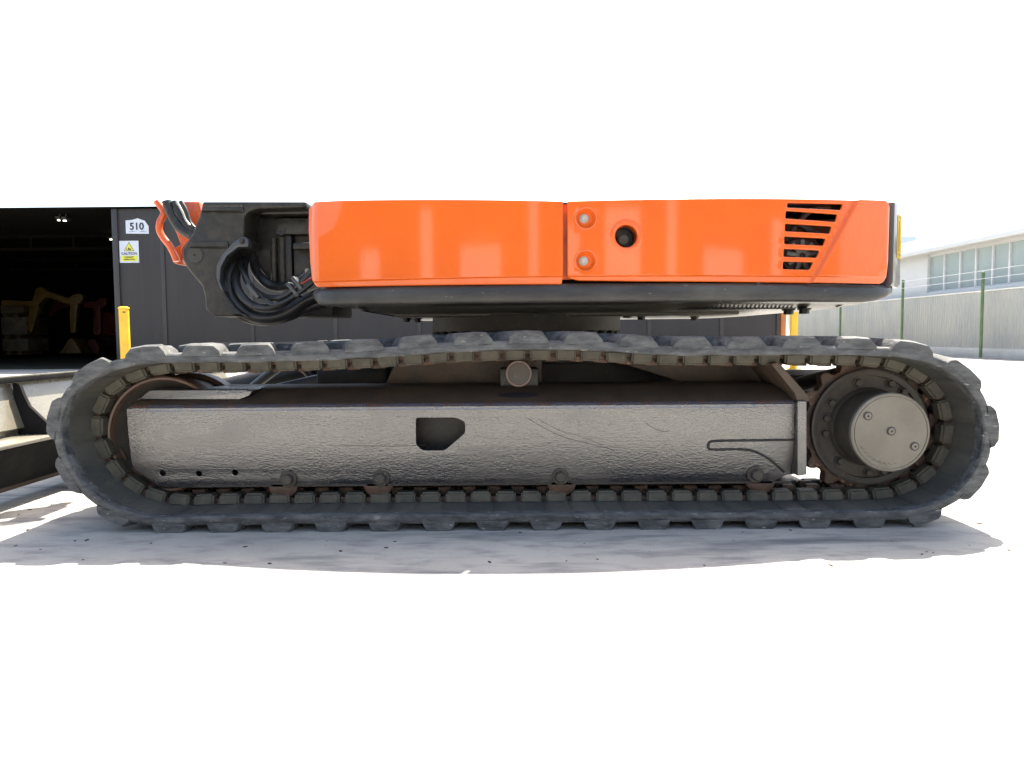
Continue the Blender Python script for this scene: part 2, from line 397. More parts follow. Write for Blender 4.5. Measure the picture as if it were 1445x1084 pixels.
bm = bmesh.new(); bx(bm, -7.2, WL-.05, .1, 22, -.05, .004); link('interior_floor', mesh_bm(bm), M['intfloor'], wh, M=WM)

def on_wall(name, px, py, w_, h_, **k):
    u, z = wall_u(px), wall_z(px, py)
    e = empty(name, (0, 0, 0), **k)
    Mx = WM @ Matrix.Translation((u, -.006, z)); e.matrix_basis = Mx
    return e, Mx
def text_mesh(s, size, bold=0.0):
    cu = bpy.data.curves.new('txt', 'FONT'); cu.body = s; cu.size = size; cu.align_x = 'CENTER'; cu.align_y = 'CENTER'; cu.offset = bold; cu.extrude = .0008
    o = bpy.data.objects.new('t', cu); C.objects.link(o)
    me = bpy.data.meshes.new_from_object(o.evaluated_get(bpy.context.evaluated_depsgraph_get()))
    bpy.data.objects.remove(o)
    me.transform(Matrix.Rotation(R(90), 4, 'X')); return me
S = (WA.y-CP.y)/F                                        # metres per photo pixel at the wall
sg, Mx = on_wall('number_sign', 200, 319.5, 0, 0, label='small white gabled number plate reading 510 on dark wall', cat='sign')
def sloc(mx, x, y): return mx @ Matrix.Translation((x*S, y, 0))
link('plate', plate_mesh([(-16*S, -10*S), (16*S, -10.5*S), (16*S, 0*S), (11*S, 7.5*S), (1*S, 11*S), (-6*S, 9*S), (-16*S, 8*S)], (), .006), M['sign'], sg, M=Mx@Matrix.Translation((0, -.004, 0)))
link('lettering', text_mesh('510', 13.5*S, .004), M['ink'], sg, M=Mx@Matrix.Translation((-.5*S, -.007, -.5*S)))
bm = bmesh.new()
for x0, x1, z in ((-12, -3, -7.2), (-9, -6, -6.4), (3, 13, -7.4), (6, 10, -6.5)): bx(bm, x0*S, x1*S, -.006, -.004, (z-.35)*S, (z+.35)*S)
link('small_print', mesh_bm(bm), M['bluegrey'], sg, M=Mx)
sg, Mx = on_wall('caution_sign', 187.5, 355.5, 0, 0, label='white caution forklift sign with yellow triangle beside the doorway', cat='sign')
link('plate', plate_mesh([(-13.5*S, -15.2*S), (13.5*S, -15.2*S), (13.5*S, 15.2*S), (-13.5*S, 15.2*S)], (), .006), M['sign'], sg, M=Mx@Matrix.Translation((0, -.004, 0)))
link('triangle_border', plate_mesh(fillet([(-7.2*S, 1*S), (7.2*S, 1*S), (0, 13.6*S)], .5*S), (), .0012), M['ink'], sg, M=Mx@Matrix.Translation((0, -.0055, 0)))
link('triangle', plate_mesh(fillet([(-6.2*S, 1.6*S), (6.2*S, 1.6*S), (0, 12.3*S)], .4*S), (), .0012), M['signy'], sg, M=Mx@Matrix.Translation((0, -.0072, 0)))
bm = bmesh.new()
for x0, x1, z0, z1 in ((-3.6, -3.1, 2.3, 5.6), (-3.1, -1.6, 2.3, 2.9), (-1.2, 2.2, 2.9, 4.4), (-1.0, .6, 4.4, 5.6), (-1.1, -.2, 2.2, 3.0), (1.3, 2.2, 2.2, 3.0), (2.2, 3.3, 3.2, 4.1)):
    bx(bm, x0*S, x1*S, -.0095, -.0075, z0*S, z1*S)
link('forklift_pictogram', mesh_bm(bm), M['ink'], sg, M=Mx)
link('lettering', text_mesh('CAUTION', 4.9*S, .001), M['ink'], sg, M=Mx@Matrix.Translation((0, -.007, -2.7*S)))
bm = bmesh.new(); bx(bm, -11*S, 11*S, -.0062, -.0045, -12.9*S, -5.6*S); link('yellow_band', mesh_bm(bm), M['signy'], sg, M=Mx)
link('lettering', text_mesh('FORKLIFT', 3.0*S, .0006), M['ink'], sg, M=Mx@Matrix.Translation((0, -.008, -7.6*S)))
link('lettering', text_mesh('OPERATING', 3.0*S, .0006), M['ink'], sg, M=Mx@Matrix.Translation((0, -.008, -10.8*S)))

# bollards and posts
def bollard(px, depth, wpx, ztop, label, group='yellow posts by the warehouse'):
    s = depth/F; X = (px-PCX)*s; Y = depth+CP.y; r = wpx*s/2
    e = empty('bollard', (X, Y, 0), label=label, cat='bollard', group=group)
    lathe('post', [(0, r), (ztop-.03, r), (ztop-.03, r*1.12), (ztop-.012, r*1.1), (ztop, r*.75), (ztop+.006, 0)], (X, Y, 0), M['yellow'], e, 28, 'Z')
    lathe('base_flange', [(0, r*2.1), (.012, r*2.1), (.014, r)], (X, Y, 0), M['yellow'], e, 28, 'Z')
    bm = bmesh.new(); bx(bm, X+r*.3, X+r*.8, Y-r*.99, Y-r*.8, ztop-.09, ztop-.075); link('slot', mesh_bm(bm), M['ink'], e)
bollard(177.5, 9.55, 13, at(175, 433, 7.85)[1], 'yellow safety bollard standing at the jamb of the dark doorway')
bollard(1120, 9.6, 10.5, 2.2, 'tall yellow post past the right corner of the warehouse')
X, Z = at(1104, 460, 9.6)
tag(box('corner_post', X-.045, X+.045, 9.55, 9.67, 0, 2.3, M['orangepost'], None, .006), 'orange brown square post at the right corner of the dark wall', 'post')

# ------------------------------------------------------------------ things inside the warehouse
def lin(px, py, d): x, z = at(px, py, d+CP.y); return Vector((x, d+CP.y, z))
def machine(label, c, d, parts, house):
    o = lin(sum(house[:2])/2, 498, d); o.z = 0
    e = empty('compact_excavator', o, label=label, cat='excavator', group='compact excavators parked inside')
    Y = d+CP.y
    for i, (name, pts, dy, th) in enumerate(parts):
        plate(name, fillet(pxs(pts, Y+dy), .04), Y+dy, th, c, e, bevel=.01)
    a = lin(house[0], house[3], d+1.2); b = lin(house[1], house[2], d+1.2)
    bm = bmesh.new(); bx(bm, a.x, b.x, Y+1.0, Y+2.4, a.z, b.z, .08); link('house', mesh_bm(bm), c, e)
    bm = bmesh.new(); bx(bm, a.x-.1, b.x+.1, Y+.9, Y+1.2, .02, a.z-.02, .1); bx(bm, a.x-.1, b.x+.1, Y+2.1, Y+2.4, .02, a.z-.02, .1); link('track', mesh_bm(bm), M['black'], e)
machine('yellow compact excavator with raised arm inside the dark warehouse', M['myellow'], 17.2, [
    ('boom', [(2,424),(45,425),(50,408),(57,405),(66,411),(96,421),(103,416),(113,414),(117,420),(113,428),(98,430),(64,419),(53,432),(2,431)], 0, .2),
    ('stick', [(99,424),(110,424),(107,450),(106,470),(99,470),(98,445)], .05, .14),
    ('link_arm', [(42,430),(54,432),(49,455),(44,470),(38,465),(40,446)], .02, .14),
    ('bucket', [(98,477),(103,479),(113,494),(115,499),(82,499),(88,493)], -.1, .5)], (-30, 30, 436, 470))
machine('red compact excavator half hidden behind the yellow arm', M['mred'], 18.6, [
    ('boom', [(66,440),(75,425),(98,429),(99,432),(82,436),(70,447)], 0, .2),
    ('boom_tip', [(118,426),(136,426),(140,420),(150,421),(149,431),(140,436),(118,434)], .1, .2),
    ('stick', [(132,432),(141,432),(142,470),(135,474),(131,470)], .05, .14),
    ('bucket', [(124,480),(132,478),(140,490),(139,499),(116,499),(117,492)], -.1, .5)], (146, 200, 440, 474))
def crate(px0, px1, y0, y1, d, label, m, name='crate'):
    a = lin(px0, y1, d); b = lin(px1, y0, d)
    e = empty(name, ((a.x+b.x)/2, d+CP.y+.4, a.z), label=label, cat='crate', group='crates stacked inside the doorway')
    bm = bmesh.new(); bx(bm, a.x, b.x, d+CP.y, d+CP.y+.8, a.z+.1, b.z, .015); link('load', mesh_bm(bm), m, e)
    n = 3
    for k in range(n):
        x = a.x+(b.x-a.x)*(k+.02)/n
        bm = bmesh.new(); bx(bm, x, x+.12, d+CP.y, d+CP.y+.8, a.z, a.z+.09); link('skid', mesh_bm(bm), M['wood'], e)
gz = 474+CAMH*F/17.5
crate(-8, 39, 478, 501, 17.5, 'lowest wrapped pallet crate at left inside the doorway', M['wrap'])
crate(-10, 37, 447.5, 478, 17.5, 'middle wrapped crate of the stack inside the doorway', M['wrap'])
crate(-12, 33, 430, 447.5, 17.5, 'topmost brown carton of the stack inside the doorway', M['wood'])
def rlamp(px, py, d, L_, label):
    p = lin(px, py, d)
    e = empty('roof_lamp', p, label=label, cat='lamp', group='lit lamps in the dark warehouse')
    bm = bmesh.new(); bx(bm, p.x-L_/2, p.x+L_/2, p.y, p.y+.03, p.z, p.z+.018); link('tube_light', mesh_bm(bm), M['lamp'], e)
    bm = bmesh.new(); bx(bm, p.x-L_/2-.02, p.x+L_/2+.02, p.y-.02, p.y+.14, p.z+.032, p.z+.07); link('lamp_housing', mesh_bm(bm), M['dark'], e)
    bm = bmesh.new(); bx(bm, p.x-.01, p.x+.01, p.y+.05, p.y+.07, p.z+.07, WTOP); link('hanger', mesh_bm(bm), M['dark'], e)
rlamp(82, 311.5, 11.4, .028, 'small lit lamp, the left of a close pair high in the doorway')
rlamp(90.5, 312.2, 11.4, .04, 'small lit lamp, the right of a close pair high in the doorway')
rlamp(162, 338.5, 13.6, .22, 'thin lit tube lamp beside the door jamb')

# ------------------------------------------------------------------ right-hand side: corrugated fence, green posts, white shed
FX = 9.9
fy = lambda px: FX*F/(px-PCX)+CP.y
fz = 1.38
fe = empty('corrugated_fence', (FX, 15, 0), label='grey corrugated metal fence on white plinth at right', cat='fence')
y0, y1, pw = 6.5, 27.5, 1.0
y = y0
while y < y1:
    bm = bmesh.new(); n = 12; prev = None
    for k in range(n*2+1):
        yy = y+.004+(pw-.008)*k/(n*2); xx = FX+(.006 if (k//1) % 2 else -.006)
        v = (bm.verts.new((xx, yy, .2)), bm.verts.new((xx, yy, fz)))
        if prev: bm.faces.new((prev[0], v[0], v[1], prev[1]))
        prev = v
    r = bmesh.ops.solidify(bm, geom=bm.faces[:], thickness=.004)
    link('fence_sheet', mesh_bm(bm, ang=10), M['corr'], fe); y += pw
bm = bmesh.new(); bx(bm, FX-.06, FX+.08, y0, y1, 0, .2, .005); link('plinth', mesh_bm(bm), M['plinth'], fe)
bm = bmesh.new(); bx(bm, FX-.02, FX+.02, y0, y1, fz, fz+.03); link('top_rail', mesh_bm(bm), M['corr'], fe)

GX = FX-.35
def gpost(px, ytop, label, h=None):
    Y = GX*F/(px-PCX)+CP.y
    z = h or at(px, ytop, Y)[1]
    e = empty('fence_post', (GX, Y, 0), label=label, cat='post', group='green posts in front of the corrugated fence')
    lathe('post', [(0, .029), (z-.03, .029), (z-.03, .034), (z, .029), (z+.01, 0)], (GX, Y, 0), M['green'], e, 14, 'Z')
    bm = bmesh.new(); bx(bm, GX-.075, GX+.075, Y-.075, Y+.075, 0, .015, .003); link('base_plate', mesh_bm(bm), M['wire'], e)
gpost(1185, 395, 'green post seen in the gap between excavator body and track')
gpost(1272, 395, 'green post just right of the excavator rear')
gpost(1384, 384, 'tall green post in front of the shed windows, nearest the right edge')
we = empty('wire_fence', (GX, 15, 1.9), label='thin galvanised wires strung between the green posts', cat='wires')
for z in (1.62, 1.78): tube('wire', [(GX-.03, 6.5, z), (GX-.03, 12, z-.01), (GX-.03, 27, z)], .006, M['wire'], we, 5, 3)

sh = empty('white_shed', (13, 18, 0), label='white industrial shed with a strip window and metal roof', cat='shed')
SX = FX+.30; sy0, sy1 = 6.5, 21.5
sy = lambda px: SX*F/(px-PCX)+CP.y
wy0, wy1 = sy(1448), sy(1305)
zs, zt, ze = 1.50, 2.42, 2.51
bm = bmesh.new(); bx(bm, SX, SX+.15, sy0, sy1, 0, zs); bx(bm, SX, SX+.15, wy1, sy1, zs, ze); bx(bm, SX, SX+.15, sy0, wy1, zt, ze); bx(bm, SX, SX+.15, sy0, sy0+.3, zs, zt)
bx(bm, SX+.15, 15.4, sy1-.1, sy1, 0, 2.5)
link('wall', mesh_bm(bm), M['shed'], sh)
bm = bmesh.new(); bx(bm, SX-.08, SX+.02, sy0, wy1+.1, zs-.10, zs, .01); link('sill', mesh_bm(bm), M['shed'], sh)
wf = link('window_frame', (lambda bm: (bx(bm, SX+.02, SX+.1, sy0+.3, wy1, zs, zs+.04), bx(bm, SX+.02, SX+.1, sy0+.3, wy1, zt-.05, zt), bx(bm, SX-.02, SX+.1, wy1-.05, wy1, zs, zt), mesh_bm(bm))[3])(bmesh.new()), M['shed'], sh)
cols = [sy(p) for p in (1305, 1328, 1350, 1372, 1395.5, 1419, 1443, 1470, 1500, 1535, 1575)]
for a, b in zip(cols, cols[1:]):
    lo_, hi_ = max(b, sy0+.3), a
    link('pane', (lambda bm: (bx(bm, SX+.05, SX+.062, lo_+.02, hi_-.02, zs+.04, zt-.05), mesh_bm(bm))[1])(bmesh.new()), M['pane'], wf)
    link('mullion', (lambda bm: (bx(bm, SX+.01, SX+.09, lo_-.018, lo_+.018, zs+.04, zt-.05), mesh_bm(bm))[1])(bmesh.new()), M['white'], wf)
RX, RZ = 12.9, 3.46                                       # corrugated roof sheets
y = sy0-.2
while y < sy1+.2:
    bm = bmesh.new(); prev = None
    for k in range(13):
        yy = y+.003+.994*k/12; dz = .018 if k % 2 else 0
        v = [bm.verts.new((SX-.3, yy, ze+.02+dz)), bm.verts.new((RX, yy, RZ+dz)), bm.verts.new((15.6, yy, ze+dz))]
        if prev: bm.faces.new((prev[0], v[0], v[1], prev[1])); bm.faces.new((prev[1], v[1], v[2], prev[2]))
        prev = v
    bmesh.ops.solidify(bm, geom=bm.faces[:], thickness=.02)
    link('roof_sheet', mesh_bm(bm, ang=8), M['roof'], sh); y += 1
bm = bmesh.new(); bx(bm, SX-.36, SX-.26, sy0-.2, sy1+.2, ze-.08, ze+.02, .01); link('gutter', mesh_bm(bm), M['shed'], sh)

def far_block(pxa, pxb, yt, yb, D, label):
    a = at(pxa, yb, D); b = at(pxb, yt, D)
    bm = bmesh.new(); bx(bm, a[0], b[0], D, D+20, 0, b[1])
    w_ = b[0]-a[0]
    for k in range(5): bx(bm, a[0]+w_*(.1+.18*k), a[0]+w_*(.2+.18*k), D-.3, D, b[1]*.86, b[1]*.92)
    e = empty('distant_building', (a[0], D, 0), label=label, cat='building')
    link('wall', mesh_bm(bm), M['hill'], e)
far_block(1262, 1293, 333.5, 350, 170, 'distant building tinted haze blue with small windows beside the excavator rear')
far_block(1304, 1327, 336.5, 350, 190, 'distant rooftop tinted haze blue just over the white shed roof')

# unseen shed added behind the camera so its pale panels mirror in the paint
op = empty('mirror_shed', (0, -15, 0), label='unseen dark shed with pale panels, added to be mirrored in the paint', cat='shed')
bm = bmesh.new(); bx(bm, -24, 22, -15.3, -15.1, 0, 5.2); link('wall', mesh_bm(bm), M['intfloor'], op)
for a, b, z0_, z1_ in ((-13, -11.4, 0, 3.4), (-8.2, -7.4, 1.2, 4.4), (-5.6, -3.2, 0, 3.0), (-1.6, -1.1, .5, 4.8), (.4, 1.2, 1.6, 3.6), (2.6, 4.6, 0, 3.9), (6.2, 6.8, 1, 4.6), (8.6, 11.5, 0, 3.2), (14, 15, 0, 4.4)):
    bm = bmesh.new()
    for k in range(int((z1_-z0_)/.3)): bx(bm, a, b, -15.1, -15.04, z0_+.3*k, z0_+.3*k+.27)
    link('mirror_panel', mesh_bm(bm), M['shed'], op)
bm = bmesh.new(); bx(bm, -24.3, 22.3, -22, -14.7, 5.2, 5.35); link('roof', mesh_bm(bm), M['roof'], op)

# ================================================================== THE EXCAVATOR
ex = empty('excavator', (0, 1, 0), label='orange compact excavator on dusty rubber tracks with black side frame', cat='excavator')
TW = .40                                                  # track width

# ---- rubber track
inner_px = [(226,514),(300,513.5),(396,511.5),(470,509),(546,505),(596,501),(646,498),(726,495.5),(800,495.7),(846,497),(900,500.5),
 (960,503),(1063,503),(1146,502.5),(1223,503.5),(1270,506),(1300,511),(1326,520.5),(1350,535),(1368,552),(1381,573),(1387.5,600),(1387.5,625),
 (1382,648),(1370,671),(1352,691),(1327,707),(1294,717.5),(1255,721),(1200,722),(1104,723),(960,723.5),(720,724.5),(560,726),(440,726.5),
 (300,728),(240,729.5),(203,727),(170,718),(142,703),(119,683),(102,658),(91,633),(87,608),(91,582),(104,558),(126,540),(155,526),(190,517)]
raw = cr([(*at(x, y, 0), 0) for x, y in inner_px], 14, True)
raw = [Vector((p.x, p.y)) for p in raw]
def resample(pts, n):
    L = [0]
    for i in range(len(pts)): L.append(L[-1]+(pts[(i+1) % len(pts)]-pts[i]).length)
    out = []; j = 0
    for k in range(n):
        s = L[-1]*k/n
        while L[j+1] < s: j += 1
        t = (s-L[j])/max(L[j+1]-L[j], 1e-9); out.append(pts[j].lerp(pts[(j+1) % len(pts)], t))
    return out, L[-1]
_, per = resample(raw, 10)
NL = 2*round(per/.0725/2)                                 # links, an even number
SUB = 8
path, per = resample(raw, NL*SUB)
NP = len(path)
def frame_at(s):                                          # s in samples; returns point, tangent, outward normal
    i = int(math.floor(s)) % NP; f = s-math.floor(s)
    p = path[i].lerp(path[(i+1) % NP], f); a = path[(i-3) % NP]; b = path[(i+4) % NP]
    t = (b-a).normalized(); n = Vector((-t.y, t.x))       # path runs clockwise on screen: outward normal is left of travel
    return p, t, n
TH = .028
import mathutils.noise as mn
s0_ph = 0
def belt_mesh():
    prof = [(.002, .004), (.005, 0), (TH*.55, -.001), (TH-.006, .001), (TH-.001, .006), (TH, .02), (TH, TW/2), (TH, TW-.02), (TH-.001, TW-.006),
            (TH-.006, TW), (.005, TW), (.001, TW-.006), (0, TW-.1), (-.002, TW/2), (0, .13), (.002, .09), (.004, .06), (.003, .035)]
    bm = bmesh.new(); rings = []
    for i in range(NP):
        p, t, n = frame_at(i)
        ring = []
        for (a, yy) in prof:
            q = p+n*a
            if yy < .03:                                  # chewed near edge
                v = mn.noise(Vector((q.x*16, q.y*16, a*60)))
                q = q+n*v*.0022; yy = yy+abs(mn.noise(Vector((q.x*11, 5, q.y*11))))*.006
            elif yy < .14 and a < .012 and yy > .03: q = q+n*(.0035 if (i-s0_ph) % SUB == 0 else (-.0015 if (i-s0_ph) % SUB == 1 else 0))
            ring.append(bm.verts.new((q.x, yy, q.y)))
        rings.append(ring)
    m = len(prof)
    for i in range(NP):
        A, B = rings[i], rings[(i+1) % NP]
        for k in range(m):
            f = bm.faces.new((A[k], A[(k+1) % m], B[(k+1) % m], B[k]))
            f.material_index = 1 if 10 <= k <= 16 else 0
    me = mesh_bm(bm, 'belt', 40); me.materials.append(M['rubber']); me.materials.append(M['rubber_in']); return me
def lug_mesh(seed=0, mirror=False):
    """tread lug in local coords x along the track, y depth, z outwards; slanted backwards"""
    rnd = random.Random(seed)
    bm = bmesh.new(); rings = []
    H = .0268
    for (yy, sh, wf_) in ((0.0, 0, 1), (.012, -.003, 1.04), (.06, -.022, 1.02), (.11, -.048, .92), (.185, -.060, .95), (.197, -.061, .9)):
        if mirror: yy = TW-yy; sh = sh+.0
        hb, ht = .108*wf_, .080*wf_
        hh = H if 0.005 < abs(yy-(TW if mirror else 0)) < .19 else H*.82
        j = lambda: rnd.uniform(-.0012, .0012)
        pts = [(-hb/2-.004, -.007), (-hb/2, .0005), (-hb*.38-ht*.12, hh*.35), (-ht/2-.002, hh-.006+j()), (-ht/2+.003, hh-.0015+j()), (0, hh+j()*.8), (ht/2-.003, hh-.0015+j()), (ht/2+.002, hh-.006+j()), (hb*.38+ht*.12, hh*.35), (hb/2, .0005), (hb/2+.004, -.007)]
        rings.append([bm.verts.new((x+sh+j(), yy, z)) for x, z in pts])
    for A, B in zip(rings, rings[1:]):
        for k in range(len(A)-1): bm.faces.new((A[k], A[k+1], B[k+1], B[k]))
    bm.faces.new(rings[0][::-1]); bm.faces.new(rings[-1])
    return mesh_bm(bm, 'lug', 38)
def block_mesh():
    bm = bmesh.new(); vs = bx(bm, -.0297, .0297, .116, .164, -.0285, .004)
    for v in bm.verts:
        if v.co.z < -.02: v.co.x *= .94; v.co.y = .142+(v.co.y-.14)*.80
    bmesh.ops.bevel(bm, geom=bm.edges[:], offset=.0055, segments=3, affect='EDGES'); return mesh_bm(bm, 'block')
def core_mesh():
    bm = bmesh.new()
    for y0_, y1_ in ((.168, .186), (.214, .232)):
        vs = bx(bm, -.024, .024, y0_, y1_, -.034, .004)
        for v in vs:
            if v.co.z < -.02: v.co.x *= .8
    bx(bm, -.016, .016, .135, .265, -.012, .004)
    bmesh.ops.bevel(bm, geom=bm.edges[:], offset=.0025, segments=1, affect='EDGES'); return mesh_bm(bm, 'core')
blk = block_mesh(); blk.materials.append(M['block']); core = core_mesh(); core.materials.append(M['rust'])
def Mat2(s, Y, off=0, flip=False, inward=False):
    p, t, n = frame_at(s); p = p+n*off
    return Matrix(((t.x, 0, n.x, p.x), (0, 1, 0, Y), (t.y, 0, n.y, p.y), (0, 0, 0, 1)))
# phase: a lug crest over pixel column 746 of the top run
tx = at(746, 490, 0)[0]
s0 = min(range(NP), key=lambda i: abs(path[i].x-tx)+(0 if path[i].y > .3 else 9))
LUGS = {}
s0_ph = s0 % SUB; belt = belt_mesh()
def build_track(Y0, full=True):
    tr = link('rubber_track', belt, None, ex, loc=(0, Y0, 0))
    for k in range(NL//2):
        s = s0+k*2*SUB
        for far, sv in ((False, s), (True, s+SUB)):
            key = (k, far)
            if key not in LUGS:
                me = lug_mesh(k*7+far, far)
                p0_, t0_, n0_ = frame_at(sv); ds = per/NP
                wx = .93 if n0_.y > .7 else (.76 if n0_.y < -.7 else .9)
                for v in me.vertices:
                    v.co.x *= wx; p, t, n = frame_at(sv+v.co.x/ds); bend = min(1, abs(n.x)*1.6); q = p+n*(TH-.001+v.co.z*(1-.32*bend))-p0_
                    v.co = (q.x, v.co.y, q.y)
                me.materials.append(M['rubber']); LUGS[key] = (me, (p0_.x, p0_.y))
            me, c = LUGS[key]; link('tread_lug', me, None, tr, loc=(c[0], Y0, c[1]))
    for k in range(NL):
        s = s0+SUB*.5+k*SUB
        link('guide_block', blk, None, tr, M=Mat2(s, Y0, 0)@Matrix.Rotation(R(random.uniform(-1.5, 1.5)), 4, 'Y'))
        if full: link('guide_block', blk, None, tr, M=Mat2(s, Y0, 0)@Matrix.Translation((0, .12, 0)))
        link('core_lug', core, None, tr, M=Mat2(s+SUB*.5, Y0, 0))
    return tr
build_track(0)
build_track(1.55, False)

# ---- track frame (side beam)
def dish(x, z): return .7*max(0, .29-z)**2              # inward curve added at the plate's foot so it mirrors shaded ground
def track_side(Y, near=True):
    par = ex; f = M['frame']
    Yf = Y+.10
    win = fillet([at(x, y, .10) for x, y in ((587,590),(643,590),(656,596),(656,611),(627,636),(596,636),(587,628))], .008)
    hs = [win]+[circle(*at(x, y, .10), .0085, 14) for x, y in ((225,670),(276.5,670.5),(328,669))]
    out = fillet(pxs([(178,576),(1123,569.5),(1123,672),(1113,672.5),(1094,684),(240,692),(216,689),(183,661)], .10), [.002, 0, 0, .004, .01, .01, .01, .012])
    beam = link('track_frame', plate_mesh(out, hs, .012, .002, 2, dish, [((0, .09+.0125*k), (0, 1)) for k in range(1, 17)]), f, par, loc=(0, Yf, 0))
    # sloped top and back of the beam
    xl, xr = at(180, 570, .10)[0], at(1124, 570, .10)[0]
    z1 = at(650, 574, .10)[1]; z2 = at(650, 546, .20)[1]
    bm = bmesh.new()
    prof = [(.104, z1-.012), (.0995, z1-.007), (.1005, z1-.001), (.1045, z1+.005), (.113, z1+.0095), (.205, z2), (.34, z2+.002), (.34, z2-.008), (.21, z2-.01), (.118, z1-.002), (.112, z1-.012)]
    rr = [[bm.verts.new((x, Y+a, z)) for a, z in prof] for x in (xl+.003, xr)]
    for k in range(len(prof)): bm.faces.new((rr[0][k], rr[0][(k+1) % len(prof)], rr[1][(k+1) % len(prof)], rr[1][k]))
    bm.faces.new(rr[0][::-1]); bm.faces.new(rr[1])
    link('beam_top', mesh_bm(bm, ang=50), M['frame_dirt'], beam, loc=(0, 0, 0))
    bt = beam.children[0].data; bt.materials.append(M['edge'])
    for p in bt.polygons:
        if p.center.y < .112 and abs(p.normal.x) < .5: p.material_index = 1
    zb = at(650, 688, .10)[1]
    bm = bmesh.new(); bx(bm, xl+.2, xr, Y+.33, Y+.345, zb, z2); link('beam_back', mesh_bm(bm), M['frame_dirt'], beam, loc=(0, 0, 0))
    bm = bmesh.new(); bx(bm, xl+.19, xr, Y+.19, Y+.20, zb+.002, z2-.02); bx(bm, xl+.17, xr, Y+.125, Y+.33, zb, zb+.006); link('blocker_web', mesh_bm(bm), M['dark'], beam, loc=(0, 0, 0))  # web and floor plate extended to block bright ground behind the holes
    # raised tensioner cover at the left end
    pts = fillet([at(x, y, .135) for x, y in ((194,564.5),(211,550.5),(345,549.5),(357,551),(352,559),(338,564.5))], .004)
    plate('tensioner_cover', pts, Y+.133, .15, f, par, bevel=.003)
    # right-hand end plate, weld and sloping flange
    ep = pxs([(1125.5,566),(1138.5,566),(1138.5,670),(1125.5,672)], .085)
    e = plate('end_plate', fillet(ep, .003), Y+.085, .2, f, par, bevel=.002)
    fl = pxs([(1087,513),(1098,511),(1141,560),(1141,566.5),(1124,566.5),(1121,556)], .10)
    plate('sloping_flange', fillet(fl, .006), Y+.095, .2, M['frame_dirt'], par, bevel=.002)
    if near:
        def weld(pts, r): tube('weld_bead', [P3(x, y, Yf)+Vector((0, dish(0, at(x, y, Yf)[1])-.0005, 0)) for x, y in pts], lambda t: r*(1+.18*math.sin(t*170)), M['dark'], beam, 8, 5)
        weld([(1124,570),(1124,600),(1123.5,640),(1122,670)], .0052)
        weld([(1124,621),(1080,621.5),(1040,622),(1006,623),(1000.5,628),(1002,634),(1015,635),(1045,634.5),(1065,637.5),(1085,647),(1100,659),(1110,668)], .0036)
        for sc, rr_ in (([(744,590),(768,604),(796,617),(830,626),(868,636)], .0006), ([(760,592),(782,604),(806,614)], .0005), ([(911,597),(922,604),(934,609),(945,608)], .0006), ([(802,610),(840,624),(872,640)], .0004), ([(480,628),(540,630),(600,629)], .0006)):
            tube('scratch', [P3(x, y, Yf)+Vector((0, dish(0, at(x, y, Yf)[1])-.0002, 0)) for x, y in sc], rr_, M['ink'], beam, 6, 5)
    # bolts and rollers
    bmsh = bolt_mesh(rpx(8.2, .1), .022, 1.5); bmsh.materials.append(M['hub'])
    for (x, y) in ((404, 678), (536, 676.5), (791.5, 674), (1069, 671)):
        cx, cz = at(x, y, .16)
        ro = lathe('bottom_roller', [(.0, 0), (.0, .030), (.008, .043), (.03, .044), (.034, .034), (.09, .034), (.094, .05), (.12, .05), (.124, .03), (.17, 0)], (cx, Y+.125, cz-.004), M['rim'], par, 32)
        c2 = at(x, y, .1); link('roller_bolt', bmsh, None, ro, loc=(c2[0], Yf+dish(0, c2[1])-.002, c2[1]))
    cx, cz = at(732, 527.5, .12)
    r = rpx(19, .12)
    ca = lathe('carrier_roller', [(.004, 0), (.003, r*.80), (.0, r*.82), (0, r*.96), (.004, r), (.11, r), (.115, r*.6), (.2, r*.6), (.2, 0)], (cx, Y+.12, cz), M['rim'], par, 40)
    lathe('roller_face', [(-.001, 0), (-.001, r*.78), (.006, r*.79)], (cx, Y+.121, cz), M['hub'], ca, 36)
    bm = bmesh.new(); x0_, z0_ = at(705, 543, .16); x1_, z1_ = at(761, 521, .16); bx(bm, x0_, x1_, Y+.21, Y+.30, z0_-.01, z1_, .006)
    link('roller_bracket', mesh_bm(bm), M['dark'], par, loc=(0, 0, 0))
    # flat dark oval on the beam top below the carrier roller
    c = P3(731, 554, .15); 
    bm = bmesh.new(); bmesh.ops.create_uvsphere(bm, u_segments=24, v_segments=8, radius=1)
    sl = math.atan2(z2-z1-.010, .089)
    for v in bm.verts: v.co = Vector((v.co.x*.060, v.co.y*.018, v.co.z*.0012))
    link('dark_oval', mesh_bm(bm), M['ink'], beam, M=Matrix.Translation((c.x, Y+.155, z1+.010+(.155-.116)*math.tan(sl)+.0008))@Matrix.Rotation(sl, 4, 'X'))
    # idler
    cx, cz = at(233, 613, .15); r = rpx(82.5, .15)
    lathe('idler_wheel', [(.0, r-.001), (.001, r-.009), (.02, r-.016), (.045, r-.045), (.05, .07), (.03, .06), (.025, 0), ], (cx, Y+.15, cz), M['hub'], par, 72)
    lathe('idler_rim', [(.012, r-.014), (-.001, r-.009), (-.003, r-.004), (0, r), (.045, r+.001), (.05, r-.012), (.15, r-.012), (.155, r+.001), (.20, r), (.203, r-.004), (.18, r-.02), (.155, r-.05), (.155, 0)], (cx, Y+.15, cz), M['rim'], par, 96)
    # sprocket
    cx, cz = at(1228, 603, .16); NT = 17; rp = rpx(98, .2)
    outl = []
